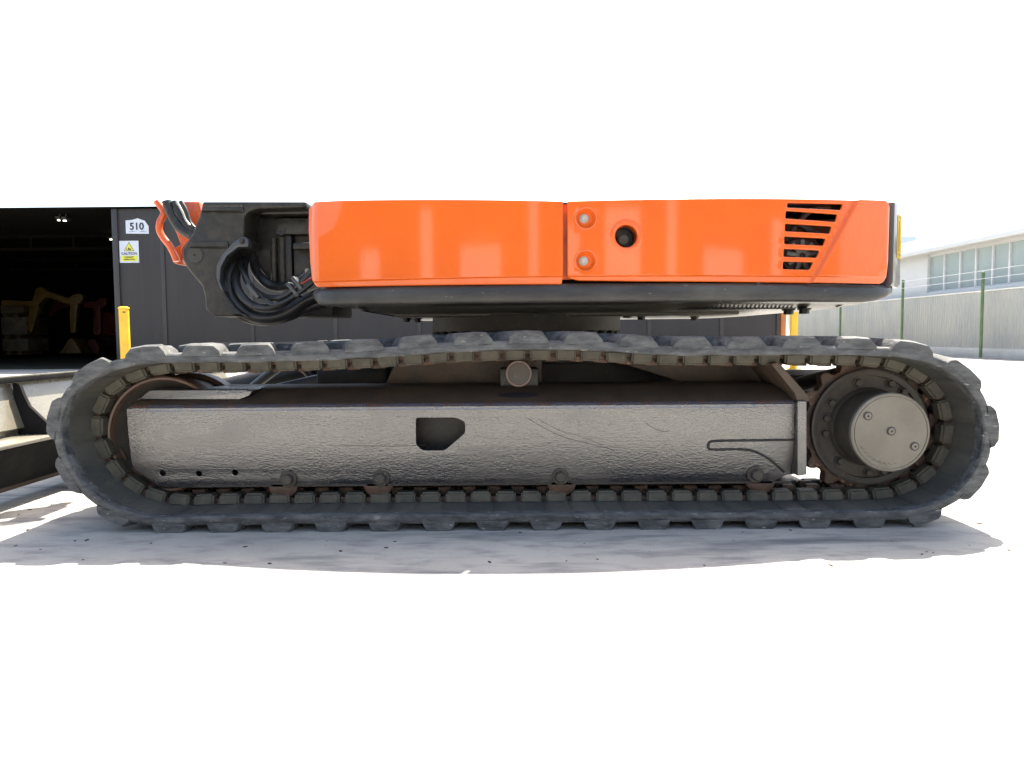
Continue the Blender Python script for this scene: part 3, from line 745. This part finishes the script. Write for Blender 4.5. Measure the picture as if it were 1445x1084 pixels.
    for k in range(NT):
        for (a, rr_) in ((-.5, .885), (-.40, .875), (-.30, .895), (-.20, .955), (-.10, .995), (0.0, 1.0), (.10, .995), (.20, .955), (.30, .895), (.40, .875)):
            t = 2*math.pi*(k+a+.15)/NT; outl.append((cx+rp*rr_*math.cos(t), cz+rp*rr_*math.sin(t)))
    sp = plate('drive_sprocket', outl, Y+.178, .035, M['rust'], par, [circle(cx, cz, .10, 40)], bevel=.003)
    rf = rpx(84, .16)
    fl = lathe('sprocket_flange', [(.02, rf-.004), (.002, rf-.002), (0, rf-.008), (.004, rf*.875), (.012, rf*.865), (.013, rf*.62), (.02, rf*.6)], (cx, Y+.158, cz), M['hub'], sp, 96)
    bm2 = bolt_mesh(rpx(5.2, .16), .016, 1.35); bm2.materials.append(M['hub'])
    for (x, y) in ((1173,569),(1165.5,590),(1164,612),(1211,540.5),(1257,541.5),(1275,553),(1185,651),(1225.5,667),(1246,665)):
        q = at(x, y, .165); link('flange_bolt', bm2, None, sp, loc=(q[0], Y+.171, q[1]))
    rh = .1095
    hb = lathe('drive_hub', [(.12, .118), (.10, rh+.004), (.095, rh), (.012, rh), (.010, rh-.003), (.0, rh-.003)], (cx, Y+.06, cz), M['hub'], par, 72)
    x2, z2_ = cx, cz
    cp = lathe('hub_cap', [(.012, rh+.0005), (.002, rh), (0, rh-.003), (0, rh-.0075), (.0018, rh-.008), (.0018, rh-.0095), (0, rh-.010), (0, 0)], (cx, Y+.058, cz), M['cap'], par, 96)
    for (x, y) in ((1224.5,587),(1257.5,608.5),(1290.5,630)):
        q = at(x, y, .058)
        pg = lathe('cap_plug', [(.001, rpx(6.3,.06)), (-.0005, rpx(6.3,.06)), (-.0005, rpx(5.2,.06)), (.0, rpx(5.0,.06)), (-.0022, rpx(4.6,.06)), (-.0022, rpx(1.7,.06)), (.002, rpx(1.5,.06)), (.002, 0)], (q[0], Y+.057, q[1]), M['cap'], cp, 24)
        lathe('plug_groove', [(-.0009, rpx(6.2,.06)), (-.0009, rpx(5.0,.06))], (q[0], Y+.057, q[1]), M['ink'], cp, 24)
    if near:                                             # scratched handwriting arc on the cap
        pts = []
        for k in range(26):
            t = R(205+k*3.4); rr_ = rh*.80+.0035*math.sin(k*2.3)
            pts.append((cx+rr_*math.cos(t), Y+.0575, cz+rr_*math.sin(t)))
        for i in range(0, 24, 3): tube('scratch', pts[i:i+3], .0006, M['hub'], cp, 4, 3)
track_side(0)
track_side(1.55, False)
# mirrored look of the far side is hidden; the far beam sits inside its own belt

# ---- centre frame (dark brown X-frame between the tracks)
cf = plate('centre_frame', fillet(pxs([(535,560),(556,513),(600,505),(1040,505),(1090,514),(1130,562),(1130,600),(535,600)], .33), .02), .345, .05, M['frame_dirt'], ex,
      [fillet(pxs([(765,508.5),(868,510),(966,541),(765,541.5)], .33), .006)], bevel=.004)
box('centre_frame_rear', at(552, 520, .6)[0], at(1020, 520, .6)[0], .55, 1.5, .16, .452, M['dark'], cf, .02)
box('top_deck', at(590, 520, .6)[0], at(960, 520, .6)[0], .42, 1.45, .43, .468, M['dark'], cf, .01)
box('travel_motor_tube', at(1060, 540, .5)[0], at(1215, 540, .5)[0], .42, .56, .28, .40, M['frame_dirt'], ex, .05)
tube('motor_pipe', [P3(1085, 560, .42), P3(1125, 545, .42), P3(1175, 532, .40), P3(1200, 526, .38)], .028, M['hub'], ex, 16)

# ---- slewing ring
rc = Vector((.06, .98, 0)); rr0 = .385
zr1 = .60; zr0 = .541
sl = lathe('slewing_ring', [(zr1, rr0), (zr0, rr0), (zr0-.001, rr0-.02), (zr0-.014, rr0-.022), (zr0-.015, rr0-.035), (zr0-.03, rr0-.036), (zr0-.031, rr0-.06), (.47, rr0-.06)], (rc.x, rc.y, 0), M['hub'], ex, 96, 'Z')
bmh = bolt_mesh(.012, .014); bmh.materials.append(M['dark'])
for k in range(36):
    t = 2*math.pi*k/36
    link('ring_bolt', bmh, None, sl, M=Matrix.Translation((rc.x+(rr0-.012)*math.cos(t), rc.y+(rr0-.012)*math.sin(t), zr0))@Matrix.Rotation(R(90), 4, 'X'))

# ---- house: skirt, belly, panels
zb_ = ath(900, 427)[1]; zt_ = ath(800, 399.5)[1]
XL = ath(436, 404)[0]; XR = ath(1254, 403)[0]
ZTOP = ath(800, 284.5)[1]
_a, _b, _c = ath(440, 284.5), ath(800, 284.5), ath(1250, 284.5)
def ZT(x):                                               # slightly dished top line of the body
    return (_a[1]*(x-_b[0])*(x-_c[0])/((_a[0]-_b[0])*(_a[0]-_c[0])) + _b[1]*(x-_a[0])*(x-_c[0])/((_b[0]-_a[0])*(_b[0]-_c[0]))
            + _c[1]*(x-_a[0])*(x-_b[0])/((_c[0]-_a[0])*(_c[0]-_b[0])))
near_line = [(XL+(XR-XL)*k/40) for k in range(41)]
plan = [(x, Yh(x)) for x in near_line]
# round the left (front) corner and the rear
plan = [(XL-.012, .75), (XL-.012, .45), (XL-.006, .30), (XL+.008, Yh(XL)+.03)] + plan[1:-1] + [(XR-.002, Yh(XR)+.004), (XR+.03, Yh(XR)+.03), (XR+.07, Yh(XR)+.10), (XR+.085, .55), (XR+.085, 1.25), (XR+.03, 1.6), (XR-.15, 1.82), (.4, 1.9), (XL+.1, 1.86), (XL-.012, 1.75)]
def inset(pl, d):
    out = []; n = len(pl); c = Vector((sum(p[0] for p in pl)/n, sum(p[1] for p in pl)/n))
    for i, p in enumerate(pl):
        a = Vector(pl[i-1]); b = Vector(pl[(i+1) % n]); t = (b-a).normalized(); nn = Vector((-t.y, t.x))
        out.append((p[0]+nn.x*d, p[1]+nn.y*d))
    return out
def loft(levels, mat_, name, parent, cap0=True, cap1=True, ang=40):
    bm = bmesh.new(); rr = []
    for pl, z in levels: rr.append([bm.verts.new((p[0], p[1], z if not callable(z) else z(p[0]))) for p in pl])
    n = len(rr[0])
    for A, B in zip(rr, rr[1:]):
        for i in range(n): bm.faces.new((A[i], A[(i+1) % n], B[(i+1) % n], B[i]))
    if cap0: bm.faces.new(rr[0][::-1])
    if cap1: bm.faces.new(rr[-1])
    return link(name, mesh_bm(bm, ang=ang), mat_, parent)
def lift(x):
    return min(.040, .046*(max(0, x-(XR-.10))/.165)**2 + .040*(max(0, (XL+.055)-x)/.068)**2)
def zl(d, w_=1.0): return lambda x: zb_+d+lift(x)*w_
chas = loft([(inset(plan, .10), zb_+.001), (inset(plan, .012), zl(.001, .9)), (inset(plan, .004), zl(.002)), (inset(plan, .001), zl(.006)), (plan, zl(.012)), (inset(plan, .0015), zt_-.014), (inset(plan, .003), zt_-.010), (inset(plan, .012), zt_-.001), (inset(plan, .03), zt_)], M['skirt'], 'chassis_skirt', ex)
loft([(inset(plan, .16), zb_-.009), (inset(plan, .13), zb_+.002)], M['belly'], 'belly_plate', chas)
# under-frame beam and underside slats
box('under_beam', -.42, .82, .62, .70, zb_-.022, zb_-.008, M['belly'], chas, .006)
x0_ = at(968, 428, .3)[0]; x1_ = at(1128, 428, .3)[0]
for k in range(26):
    xx = x0_+(x1_-x0_)*k/25
    box('vent_slat', xx-.002, xx+.0035, .26+.008*k/3, .40, zb_-.0115, zb_-.0085, M['dark'], chas, .0008)
for (px, Yb) in ((1112, .42), (1134, .36), (885, .7), (905, 1.0), (980, 1.2), (575, 1.1), (590, 1.2)):
    X_ = (px-PCX)*(Yb+1.7)/F
    link('belly_bolt', bmh, None, chas, M=Matrix.Translation((X_, Yb, zb_-.010))@Matrix.Rotation(R(90), 4, 'X')@Matrix.Scale(1.3, 4))

crease_a, crease_b = Vector(ath(1206, 284)), Vector(ath(1147, 393))
cdir = (crease_b-crease_a).normalized(); cnor = Vector((-cdir.y, cdir.x))   # points to the right side
if cnor.x < 0: cnor = -cnor
zlip = ath(700, 392.5)[1]
def ss(t): t = max(0, min(1, t)); return t*t*(3-2*t)
def ymap_left(x, z):
    y = Yh(x)
    y -= .004*ss((z-zlip)/.004) - .004
    if z < zlip: y += (zlip-z)*.35
    y += .014*ss(1-(x-ath(437,350)[0])/.03)**2
    y += .010*ss((z-(ZTOP-.03))/.03)**2*ss(1-(x-ath(437,350)[0])/.12)
    return y
def ymap_right(x, z):
    y = Yh(x)
    y -= .004*ss((z-zlip)/.004) - .004
    if z < zlip: y += (zlip-z)*.35
    d = (Vector((x, z))-crease_a).dot(cnor)
    y -= .012*ss((d+.005)/.010)
    y += .010*ss(1-((XR-.004)-x)/.02)**2
    return y
def gridcuts(pts, extra=()):
    xs = [p[0] for p in pts]; a, b = min(xs), max(xs)
    cuts = [((a+(b-a)*k/56, 0), (1, 0)) for k in range(1, 56)]
    for e in (.004, .010, .018): cuts += [((a+e, 0), (1, 0)), ((b-e, 0), (1, 0))]
    cuts += [((0, zlip+d), (0, 1)) for d in (-.006, -.001, .002, .005, .04, .08, .12, .16)]
    return cuts+list(extra)
pl_ = fillet([ath(*p) for p in ((441,284.5),(794.5,284.5),(794.5,390),(793,401),(600,402.5),(446,405.5),(439,397),(436,370),(432.5,293))], [.002,.001,.002,.003,0,.008,.01,0,.006])
lp = link('side_panel', plate_mesh(pl_, (), .012, .0025, 2, ymap_left, gridcuts(pl_)), M['orange'], ex, loc=(0, -.004, 0))
slots = [((1110.5,286.5),(1189,288.5),(1186,297),(1110,293.5)), ((1108.5,298),(1181,303),(1178,313.5),(1107.5,308.5)), ((1107.5,316),(1173,320),(1169.5,330),(1107,326.5)),
         ((1106.5,334),(1164.5,337),(1161,347),(1106,344.5)), ((1105.5,351.5),(1156,354),(1151.5,364),(1105,362.5)), ((1104.5,369.5),(1147,370.5),(1141.5,381),(1104,380))]
holes = [fillet([ath(*q) for q in s], .0045) for s in slots]
xh, zh = ath(883.5, 333.5)
dims = [ath(826.5, 308.5), ath(826, 368.5)]
holes += [circle(xh, zh, .0315, 40)]+[circle(x, z, .0285, 36) for x, z in dims]
pr_ = fillet([ath(*p) for p in ((800.5,284.5),(1247,284.5),(1253,294),(1250,370),(1246,397),(1241,401),(1150,399.5),(900,397),(815,396),(800.5,392))], [.001,.006,.008,.004,.01,.008,0,0,.008,.008])
cc = [((crease_a.x+cnor.x*d, crease_a.y+cnor.y*d), (cnor.x, cnor.y)) for d in (-.006, -.002, .002, .006, .010)]
rp_ = link('side_panel', plate_mesh(pr_, holes, .010, .0025, 2, ymap_right, gridcuts(pr_, cc)), M['orange'], ex, loc=(0, -.004, 0))
tag(rp_, label='right orange side panel with six louvre slots and a round access hole')
# dishes with zinc bolts
zb2 = bolt_mesh(.0098, .011, 1.35); zb2.materials.append(M['silver'])
for x, z in dims:
    y = Yh(x)
    d = lathe('hinge_dish', [(-.0048, .0315), (-.0062, .0295), (-.005, .0275), (.003, .0235), (.0085, .019), (.009, 0)], (x, y, z), M['orange'], rp_, 40)
    link('hinge_bolt', zb2, None, rp_, loc=(x-.004, y+.009, z+.001))
y = Yh(xh)
lathe('access_ring', [(-.0045, .047), (-.006, .043), (-.0065, .038), (-.003, .0335), (.006, .0305), (.03, .0295)], (xh, y, zh), M['orange'], rp_, 48)
lathe('access_tube', [(.01, .0300), (.06, .0295), (.06, 0)], (xh, y, zh), M['black'], rp_, 32)
lathe('filler_plug', [(.02, 0), (.02, .004), (.022, .005), (.022, .012), (.025, .0165), (.06, .0165)], (xh-.003, y, zh-.006), M['hub'], rp_, 24)
# orange jamb in the groove, inner structure, counterweight, top cover
gx = ath(797.5, 340)[0]
box('panel_jamb', gx-.02, gx+.02, Yh(gx)+.022, Yh(gx)+.03, zt_+.012, ZTOP-.003, M['orange_dull'], ex)
box('inner_bulkhead', XL+.05, XR-.02, .42, .44, zt_-.005, ZTOP-.004, M['black'], ex)
box('inner_bulkhead', ath(1085, 300)[0]-.03, ath(1085, 300)[0]-.02, .17, .42, zt_-.005, ZTOP-.004, M['black'], ex)
x1, z1 = at(1129, 362, .26); 
lathe('fan_hub', [(0, 0), (0, .022), (.004, .026), (.01, .04), (.012, .052), (.03, .054)], (x1, .25, z1), M['hub'], ex, 30)
for k in range(9):
    t = 2*math.pi*k/9
    box('fan_blade', -.006, .006, 0, .01, .008, .048, M['cap'], ex, .001, M=Matrix.Translation((x1, .243, z1))@Matrix.Rotation(t, 4, 'Y'))
tube('coolant_pipe', [P3(1112, 310, .3), P3(1130, 318, .28), P3(1150, 330, .28), P3(1165, 345, .3)], .012, M['dark'], ex)
tube('coolant_pipe', [P3(1108, 340, .3), P3(1140, 300, .28), P3(1170, 292, .3)], .009, M['hub'], ex)
top_pl = [(x, y_+.012) for x, y_ in plan]
loft([(inset(plan, .016), lambda x: ZT(x)-.0045), (inset(plan, .016), lambda x: ZT(x)-.0005)], M['black'], 'deck_cover', ex)
# rear and far-side walls (counterweight)
cwp = [(XR+.004, Yh(XR)+.016), (XR+.018, Yh(XR)+.010), (XR+.030, Yh(XR)+.020), (XR+.085, Yh(XR)+.085), (XR+.092, .55), (XR+.085, 1.25), (XR+.03, 1.6), (XR-.15, 1.82), (.4, 1.89), (XL+.1, 1.86), (XL+.1, 1.82), (.4, 1.85), (XR-.16, 1.78), (XR+.0, 1.58), (XR+.045, 1.25), (XR+.045, .55), (XR+.02, .36), (XR-.006, Yh(XR)+.03)]
def shrink_cw(d): return [(x-(d if x > .5 else 0), y+d*.3) for x, y in cwp]
cw = loft([(shrink_cw(.006), zt_-.004), (cwp, zt_+.008), (cwp, lambda x: ZT(x)-.004), (shrink_cw(.003), lambda x: ZT(x)-.001)], M['cw'], 'counterweight', ex, ang=50)
box('end_wall', XL+.02, XL+.03, .36, 1.8, zt_, ZTOP-.004, M['dark'], ex)
# warning label wrapped on the counterweight corner
lx0, ly0 = XR+.058, Yh(XR)+.055
za, zc = at(1266, 305, .33)[1], at(1266, 366, .33)[1]
dv = (Vector((XR+.085, Yh(XR)+.085))-Vector((XR+.030, Yh(XR)+.020))).normalized(); nv = Vector((dv.y, -dv.x))
p0 = Vector((XR+.030, Yh(XR)+.020))+dv*.018+nv*.0012; p1 = Vector((XR+.030, Yh(XR)+.020))+dv*.083+nv*.0012
def strip(name, a, b, z0, z1, m, off=0):
    bm = bmesh.new(); q = [a+nv*off, b+nv*off]
    vs = [bm.verts.new((q[0].x, q[0].y, z0)), bm.verts.new((q[1].x, q[1].y, z0)), bm.verts.new((q[1].x, q[1].y, z1)), bm.verts.new((q[0].x, q[0].y, z1))]
    bm.faces.new(vs); bmesh.ops.solidify(bm, geom=bm.faces[:], thickness=.0006)
    return link(name, mesh_bm(bm), m, cw)
strip('warning_label', p0, p1, zc, za, M['label_y'])
strip('label_print', p0.lerp(p1, .12), p0.lerp(p1, .9), zc+.012, zc+.0135, M['ink'], .0009)
strip('label_print', p0.lerp(p1, .12), p0.lerp(p1, .9), za-.008, za-.007, M['ink'], .0009)
strip('label_print', p0.lerp(p1, .3), p0.lerp(p1, .4), zc+.022, za-.02, M['ink'], .0009)

# ---- swing bracket, posts and hoses at the front
YB = .46
br = fillet(pxs([(285.5,284.5),(432,284.5),(432,293),(408,294),(366,295),(351,299),(345,306),(343.5,335),(349,337),(352,341),(352,348.5),(339,348.5),(326,357),(315,370),(310,386),
     (312,400),(320,418),(333,435),(350,447),(323,447),(303,446.5),(290,437),(288.5,419),(285,404),(273,390),(262,376),(256.5,364),(257,352),(266,338),(273,326),(281,305)], YB), .006, 3)
bk = plate('swing_bracket', br, YB, .11, M['cast'], ex, bevel=.008, bseg=3)
def ridge(y0, y1, x0, x1, t):
    a = pxs([(x0, y0), (x1, y0), (x1+2, y1), (x0-3, y1)], YB)
    plate('bracket_rib', fillet(a, .004), YB-t, t+.01, M['cast'], bk, bevel=min(.006, t*.8), bseg=3)
ridge(290.5, 300.5, 287, 343, .007)
ridge(340.5, 351, 270, 322, .007)
px_, pz_ = at(275.5, 360, YB)
lathe('pivot_pin', [(.0, rpx(11.5, YB)), (-.003, rpx(11, YB)), (-.003, rpx(1.6, YB)), (.004, rpx(1.4, YB)), (.004, 0)], (px_, YB, pz_), M['hub'], bk, 32)
lathe('pin_groove', [(-.0005, rpx(12.6, YB)), (-.0005, rpx(11.3, YB))], (px_, YB, pz_), M['ink'], bk, 32)
hg = fillet(pxs([(344,334.5),(350,336),(352.5,342),(352,349),(338,349.5),(322,362),(313.5,378),(312,398),(318,412),(313,408),(307.5,392),(307.5,375),(316,359),(332,342)], YB), .003)
plate('hose_guard', hg, YB-.012, .03, M['armblue'], bk, bevel=.003)
gb = bolt_mesh(.0075, .008); gb.materials.append(M['dark']); q = at(344, 341, YB); link('guard_bolt', gb, None, bk, loc=(q[0], YB-.012, q[1]))
# mounting head behind the bracket
mh = plate('swing_post', fillet(pxs([(336,290),(440,288),(440,400),(405,406),(392,400),(378,394),(360,372),(352,350),(336,345)], .60), .01), .60, .25, M['dark'], ex, bevel=.006)
for (xa, xb, ya, yb_, Yy, mm) in ((388, 437, 307, 331, .55, 'cast'), (403, 411, 332, 402, .56, 'dark'), (413, 440, 342, 352, .52, 'cast'), (415, 440, 352, 402, .56, 'cast'), (344, 436, 292, 303, .52, 'cast')):
    a = at(xa, yb_, Yy); b = at(xb, ya, Yy)
    box('mounting_lug' if xb-xa > 20 else 'mounting_rib', a[0], b[0], Yy, Yy+.1, a[1], b[1], M[mm], mh, .006)
for (x_, r_) in ((397.5, 7), (385, 5)):
    a = at(x_, 402, .56); b = at(x_, 335, .56)
    lathe('swing_cylinder', [(a[1], 0), (a[1], rpx(r_, .56)), (b[1], rpx(r_, .56)), (b[1], 0)], (a[0], .58, 0), M['cast'], mh, 20, 'Z')
q = at(397, 327, .55); lathe('pin_hole', [(-.001, .0125), (-.001, .006), (.006, .005), (.006, 0)], (q[0], .549, q[1]), M['ink'], mh, 20)
def hose(pts, rp_, m='hose', name='hydraulic_hose'):
    P = [P3(x, y, Y) for x, y, Y in pts]; tube(name, P, rpx(rp_, .5), M[m], ex, 12, 7)
hose([(345,352,.60),(330,372,.55),(322,396,.52),(330,424,.50),(352,444,.50),(378,449,.50),(405,442,.50),(432,424,.5),(455,415,.5)], 9)
hose([(350,350,.60),(338,372,.55),(333,396,.50),(342,418,.47),(362,433,.46),(392,432,.45),(420,412,.44),(445,390,.42)], 6)
hose([(352,352,.62),(345,380,.53),(352,402,.49),(372,418,.47),(396,420,.44),(420,404,.43),(446,376,.42)], 4.5)
hose([(338,352,.62),(340,376,.50),(350,396,.46),(356,408,.45),(378,426,.43),(392,430,.42),(420,415,.42),(442,398,.41)], 3.2)
hose([(356,352,.62),(360,380,.58),(372,396,.55),(390,405,.54),(412,402,.5),(436,385,.46)], 7)
hose([(336,356,.6),(324,378,.56),(318,400,.54),(324,426,.53),(344,446,.53),(372,452,.53),(400,448,.53),(430,436,.53),(460,426,.53)], 8)
hose([(330,360,.58),(321,380,.54),(317,398,.50),(321,416,.49)], 3.6, 'skirt')
hose([(425,401,.41),(436,394,.41),(442,391,.4)], .9, 'red', 'red_cable')
for (x, y) in ((421, 401), (414, 409), (358, 411)):
    c = P3(x, y, .425); box('hose_clamp', -.006, .006, -.012, .03, -.028, .028, M['armblue'], ex, .002, M=Matrix.Translation(c)@Matrix.Rotation(R(-38), 4, 'Y'))
box('front_cover', at(396, 430, .62)[0], at(470, 430, .62)[0], .62, .9, at(400, 447, .62)[1], at(400, 416, .62)[1], M['dark'], ex, .01)

# ---- boom foot and pipes (orange)
YO = .62
bo = plate('boom', fillet(pxs([(259,284.5),(281,284.5),(284,298),(280,312),(276,328),(266,340),(258,350),(256,366),(258,374),(246,372),(243,364),(247,357),(242,352),(246,350),(255,345),(249,330),(240,312),(228,290),(225,284.5),(234,284.5),(243,300),(262,334),(266,320)], YO), .003), YO, .10, M['orange_dull'], ex, bevel=.004)
tube('boom_pipe', [P3(x, y, YO-.03) for x, y in ((221,284.5),(230,296),(231,303),(226,313),(225,324),(230,335),(240,348),(247,362),(249,369))], rpx(4.6, YO), M['orange_dull'], bo, 14)
for pts, r_, m in ((((235,284.5),(243,305),(254,322),(272,333)), 6.5, 'hose'), (((245,284.5),(252,300),(262,318),(276,326)), 4, 'hose'), (((255,284.5),(262,297),(267,313),(274,322)), 3.2, 'hose'), (((241,284.5),(249,303),(259,320),(270,330)), 1.6, 'silver')):
    tube('boom_hose', [P3(x, y, YO-.05) for x, y in pts], rpx(r_, YO), M[m], bo, 10)
tube('grease_pipe', [P3(x, y, YO-.07) for x, y in ((250,286),(257,298),(262,310),(268,318))], rpx(1.4, YO), M['silver'], bo, 8)

# ---- dozer blade
BX = -1.62
def bz(z): return z
zt1 = at(0, 532, .345)[1]; zsh = at(0, 622, .345)[1]
by0, by1 = -.02, 1.95
bm = bmesh.new()
prof = [(BX, .055), (BX-.02, .055), (BX-.06, .14), (BX-.075, .22), (BX-.06, .31), (BX-.02, zt1), (BX+.004, zt1), (BX+.004, zt1-.022), (BX-.020, zt1-.024), (BX-.002, .31), (BX+.022, .235), (BX+.0, .225), (BX-.006, .16)]  # rear face leaned back so that it mirrors the sky
rr = [[bm.verts.new((x, y, z)) for x, z in prof] for y in (by0, by1)]
n = len(prof)
for k in range(n): bm.faces.new((rr[0][k], rr[0][(k+1) % n], rr[1][(k+1) % n], rr[1][k]))
bm.faces.new(rr[0][::-1]); bm.faces.new(rr[1])
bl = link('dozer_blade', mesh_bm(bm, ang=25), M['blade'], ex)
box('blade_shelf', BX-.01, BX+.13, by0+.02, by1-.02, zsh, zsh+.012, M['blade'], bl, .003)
bm = bmesh.new()
vs = [(BX+.10, zsh), (BX+.11, zsh-.006), (BX+.03, .085), (BX+.0, .05), (BX-.02, .05), (BX-.01, zsh)]
rr = [[bm.verts.new((x, y, z)) for x, z in vs] for y in (by0+.03, by1-.03)]
for k in range(len(vs)): bm.faces.new((rr[0][k], rr[0][(k+1) % 6], rr[1][(k+1) % 6], rr[1][k]))
bm.faces.new(rr[0][::-1]); bm.faces.new(rr[1]); link('blade_lower_box', mesh_bm(bm, ang=25), M['matte'], bl)
box('top_edge', BX+.003, BX+.010, by0, by1, zt1-.021, zt1-.003, M['matte'], bl, .001)
box('cutting_edge', BX-.035, BX-.021, by0, by1, .03, .12, M['rim'], bl, .002)
def gusset(y):
    bm = bmesh.new(); pts = [(BX-.01, zt1-.024), (BX+.012, zt1-.03), (BX+.022, zt1-.06), (BX+.04, zt1-.10), (BX+.075, zt1-.135), (BX+.128, zsh+.02), (BX+.128, zsh+.0125), (BX-.01, zsh+.0125)]
    rr = [[bm.verts.new((x, yy, z)) for x, z in pts] for yy in (y, y+.012)]
    for k in range(8): bm.faces.new((rr[0][k], rr[0][(k+1) % 8], rr[1][(k+1) % 8], rr[1][k]))
    bm.faces.new(rr[0][::-1]); bm.faces.new(rr[1]); link('gusset', mesh_bm(bm, ang=25), M['matte'], bl)
for y in (.395, 1.1, 1.5): gusset(y)
# push arms and lift cylinder from the centre frame to the blade
def arm(Y, w_):
    A = Vector((BX+.10, Y, .16)); B = Vector((-.42, Y, .405)); L = (B-A).length
    ang = math.atan2(B.z-A.z, B.x-A.x)
    box('push_arm', 0, L, -w_/2, w_/2, -.045, .045, M['armblue'], ex, .006, M=Matrix.Translation(A)@Matrix.Rotation(-ang, 4, 'Y'))
arm(.62, .07); arm(1.3, .07)
tube('lift_cylinder', [Vector((-1.45, .85, .25)), Vector((-.75, .85, .40)), Vector((-.4, .85, .44))], .045, M['dark'], ex, 18, 3)
tube('cylinder_rod', [Vector((-1.55, .85, .22)), Vector((-1.2, .85, .30)), Vector((-.9, .85, .375))], .022, M['silver'], ex, 14, 3)
tube('blade_hose', [P3(470, 540, .8), P3(450, 522, .75), P3(425, 512, .72), P3(400, 516, .7), P3(378, 530, .72), P3(350, 552, .75)], .018, M['hose'], ex)
tube('blade_hose', [P3(475, 560, .7), P3(448, 540, .7), P3(432, 520, .7), P3(410, 511, .7)], .022, M['hose'], ex)
box('cable_cover', at(445, 540, .5)[0], at(548, 540, .5)[0], .5, .9, at(500, 556, .5)[1], at(500, 518, .5)[1], M['dark'], ex, .02)

# ------------------------------------------------------------------ litter on the slab
bm = bmesh.new()
for k in range(70):
    px = random.uniform(0, 1445); py = random.uniform(690, 800)
    p = atg(px, py); r = random.uniform(.0012, .004)
    if p.y > .0 and -1.25 < p.x < 1.25: continue
    Mx = Matrix.Translation((p.x, p.y, r*.3))@Matrix.Rotation(random.uniform(0, 6), 4, 'Z')@Matrix.Diagonal((r*random.uniform(1, 2.6), r, r*.5, 1))
    bmesh.ops.create_icosphere(bm, subdivisions=1, radius=1, matrix=Mx)
for px, py, r in ((42, 719.5, .008), (117, 790.5, .004), (213, 767, .004), (346, 772, .007), (545, 773.5, .007), (557, 764.5, .005), (461, 764, .003)):
    p = atg(px, py); Mx = Matrix.Translation((p.x, p.y, .001))@Matrix.Rotation(random.uniform(0, .6), 4, 'Z')@Matrix.Diagonal((r, r*.45, r*.25, 1))
    bmesh.ops.create_icosphere(bm, subdivisions=1, radius=1, matrix=Mx)
tag(link('grit', mesh_bm(bm), M['leaf']), 'scattered dark grit and leaf scraps on the pale concrete', 'grit', kind='stuff')
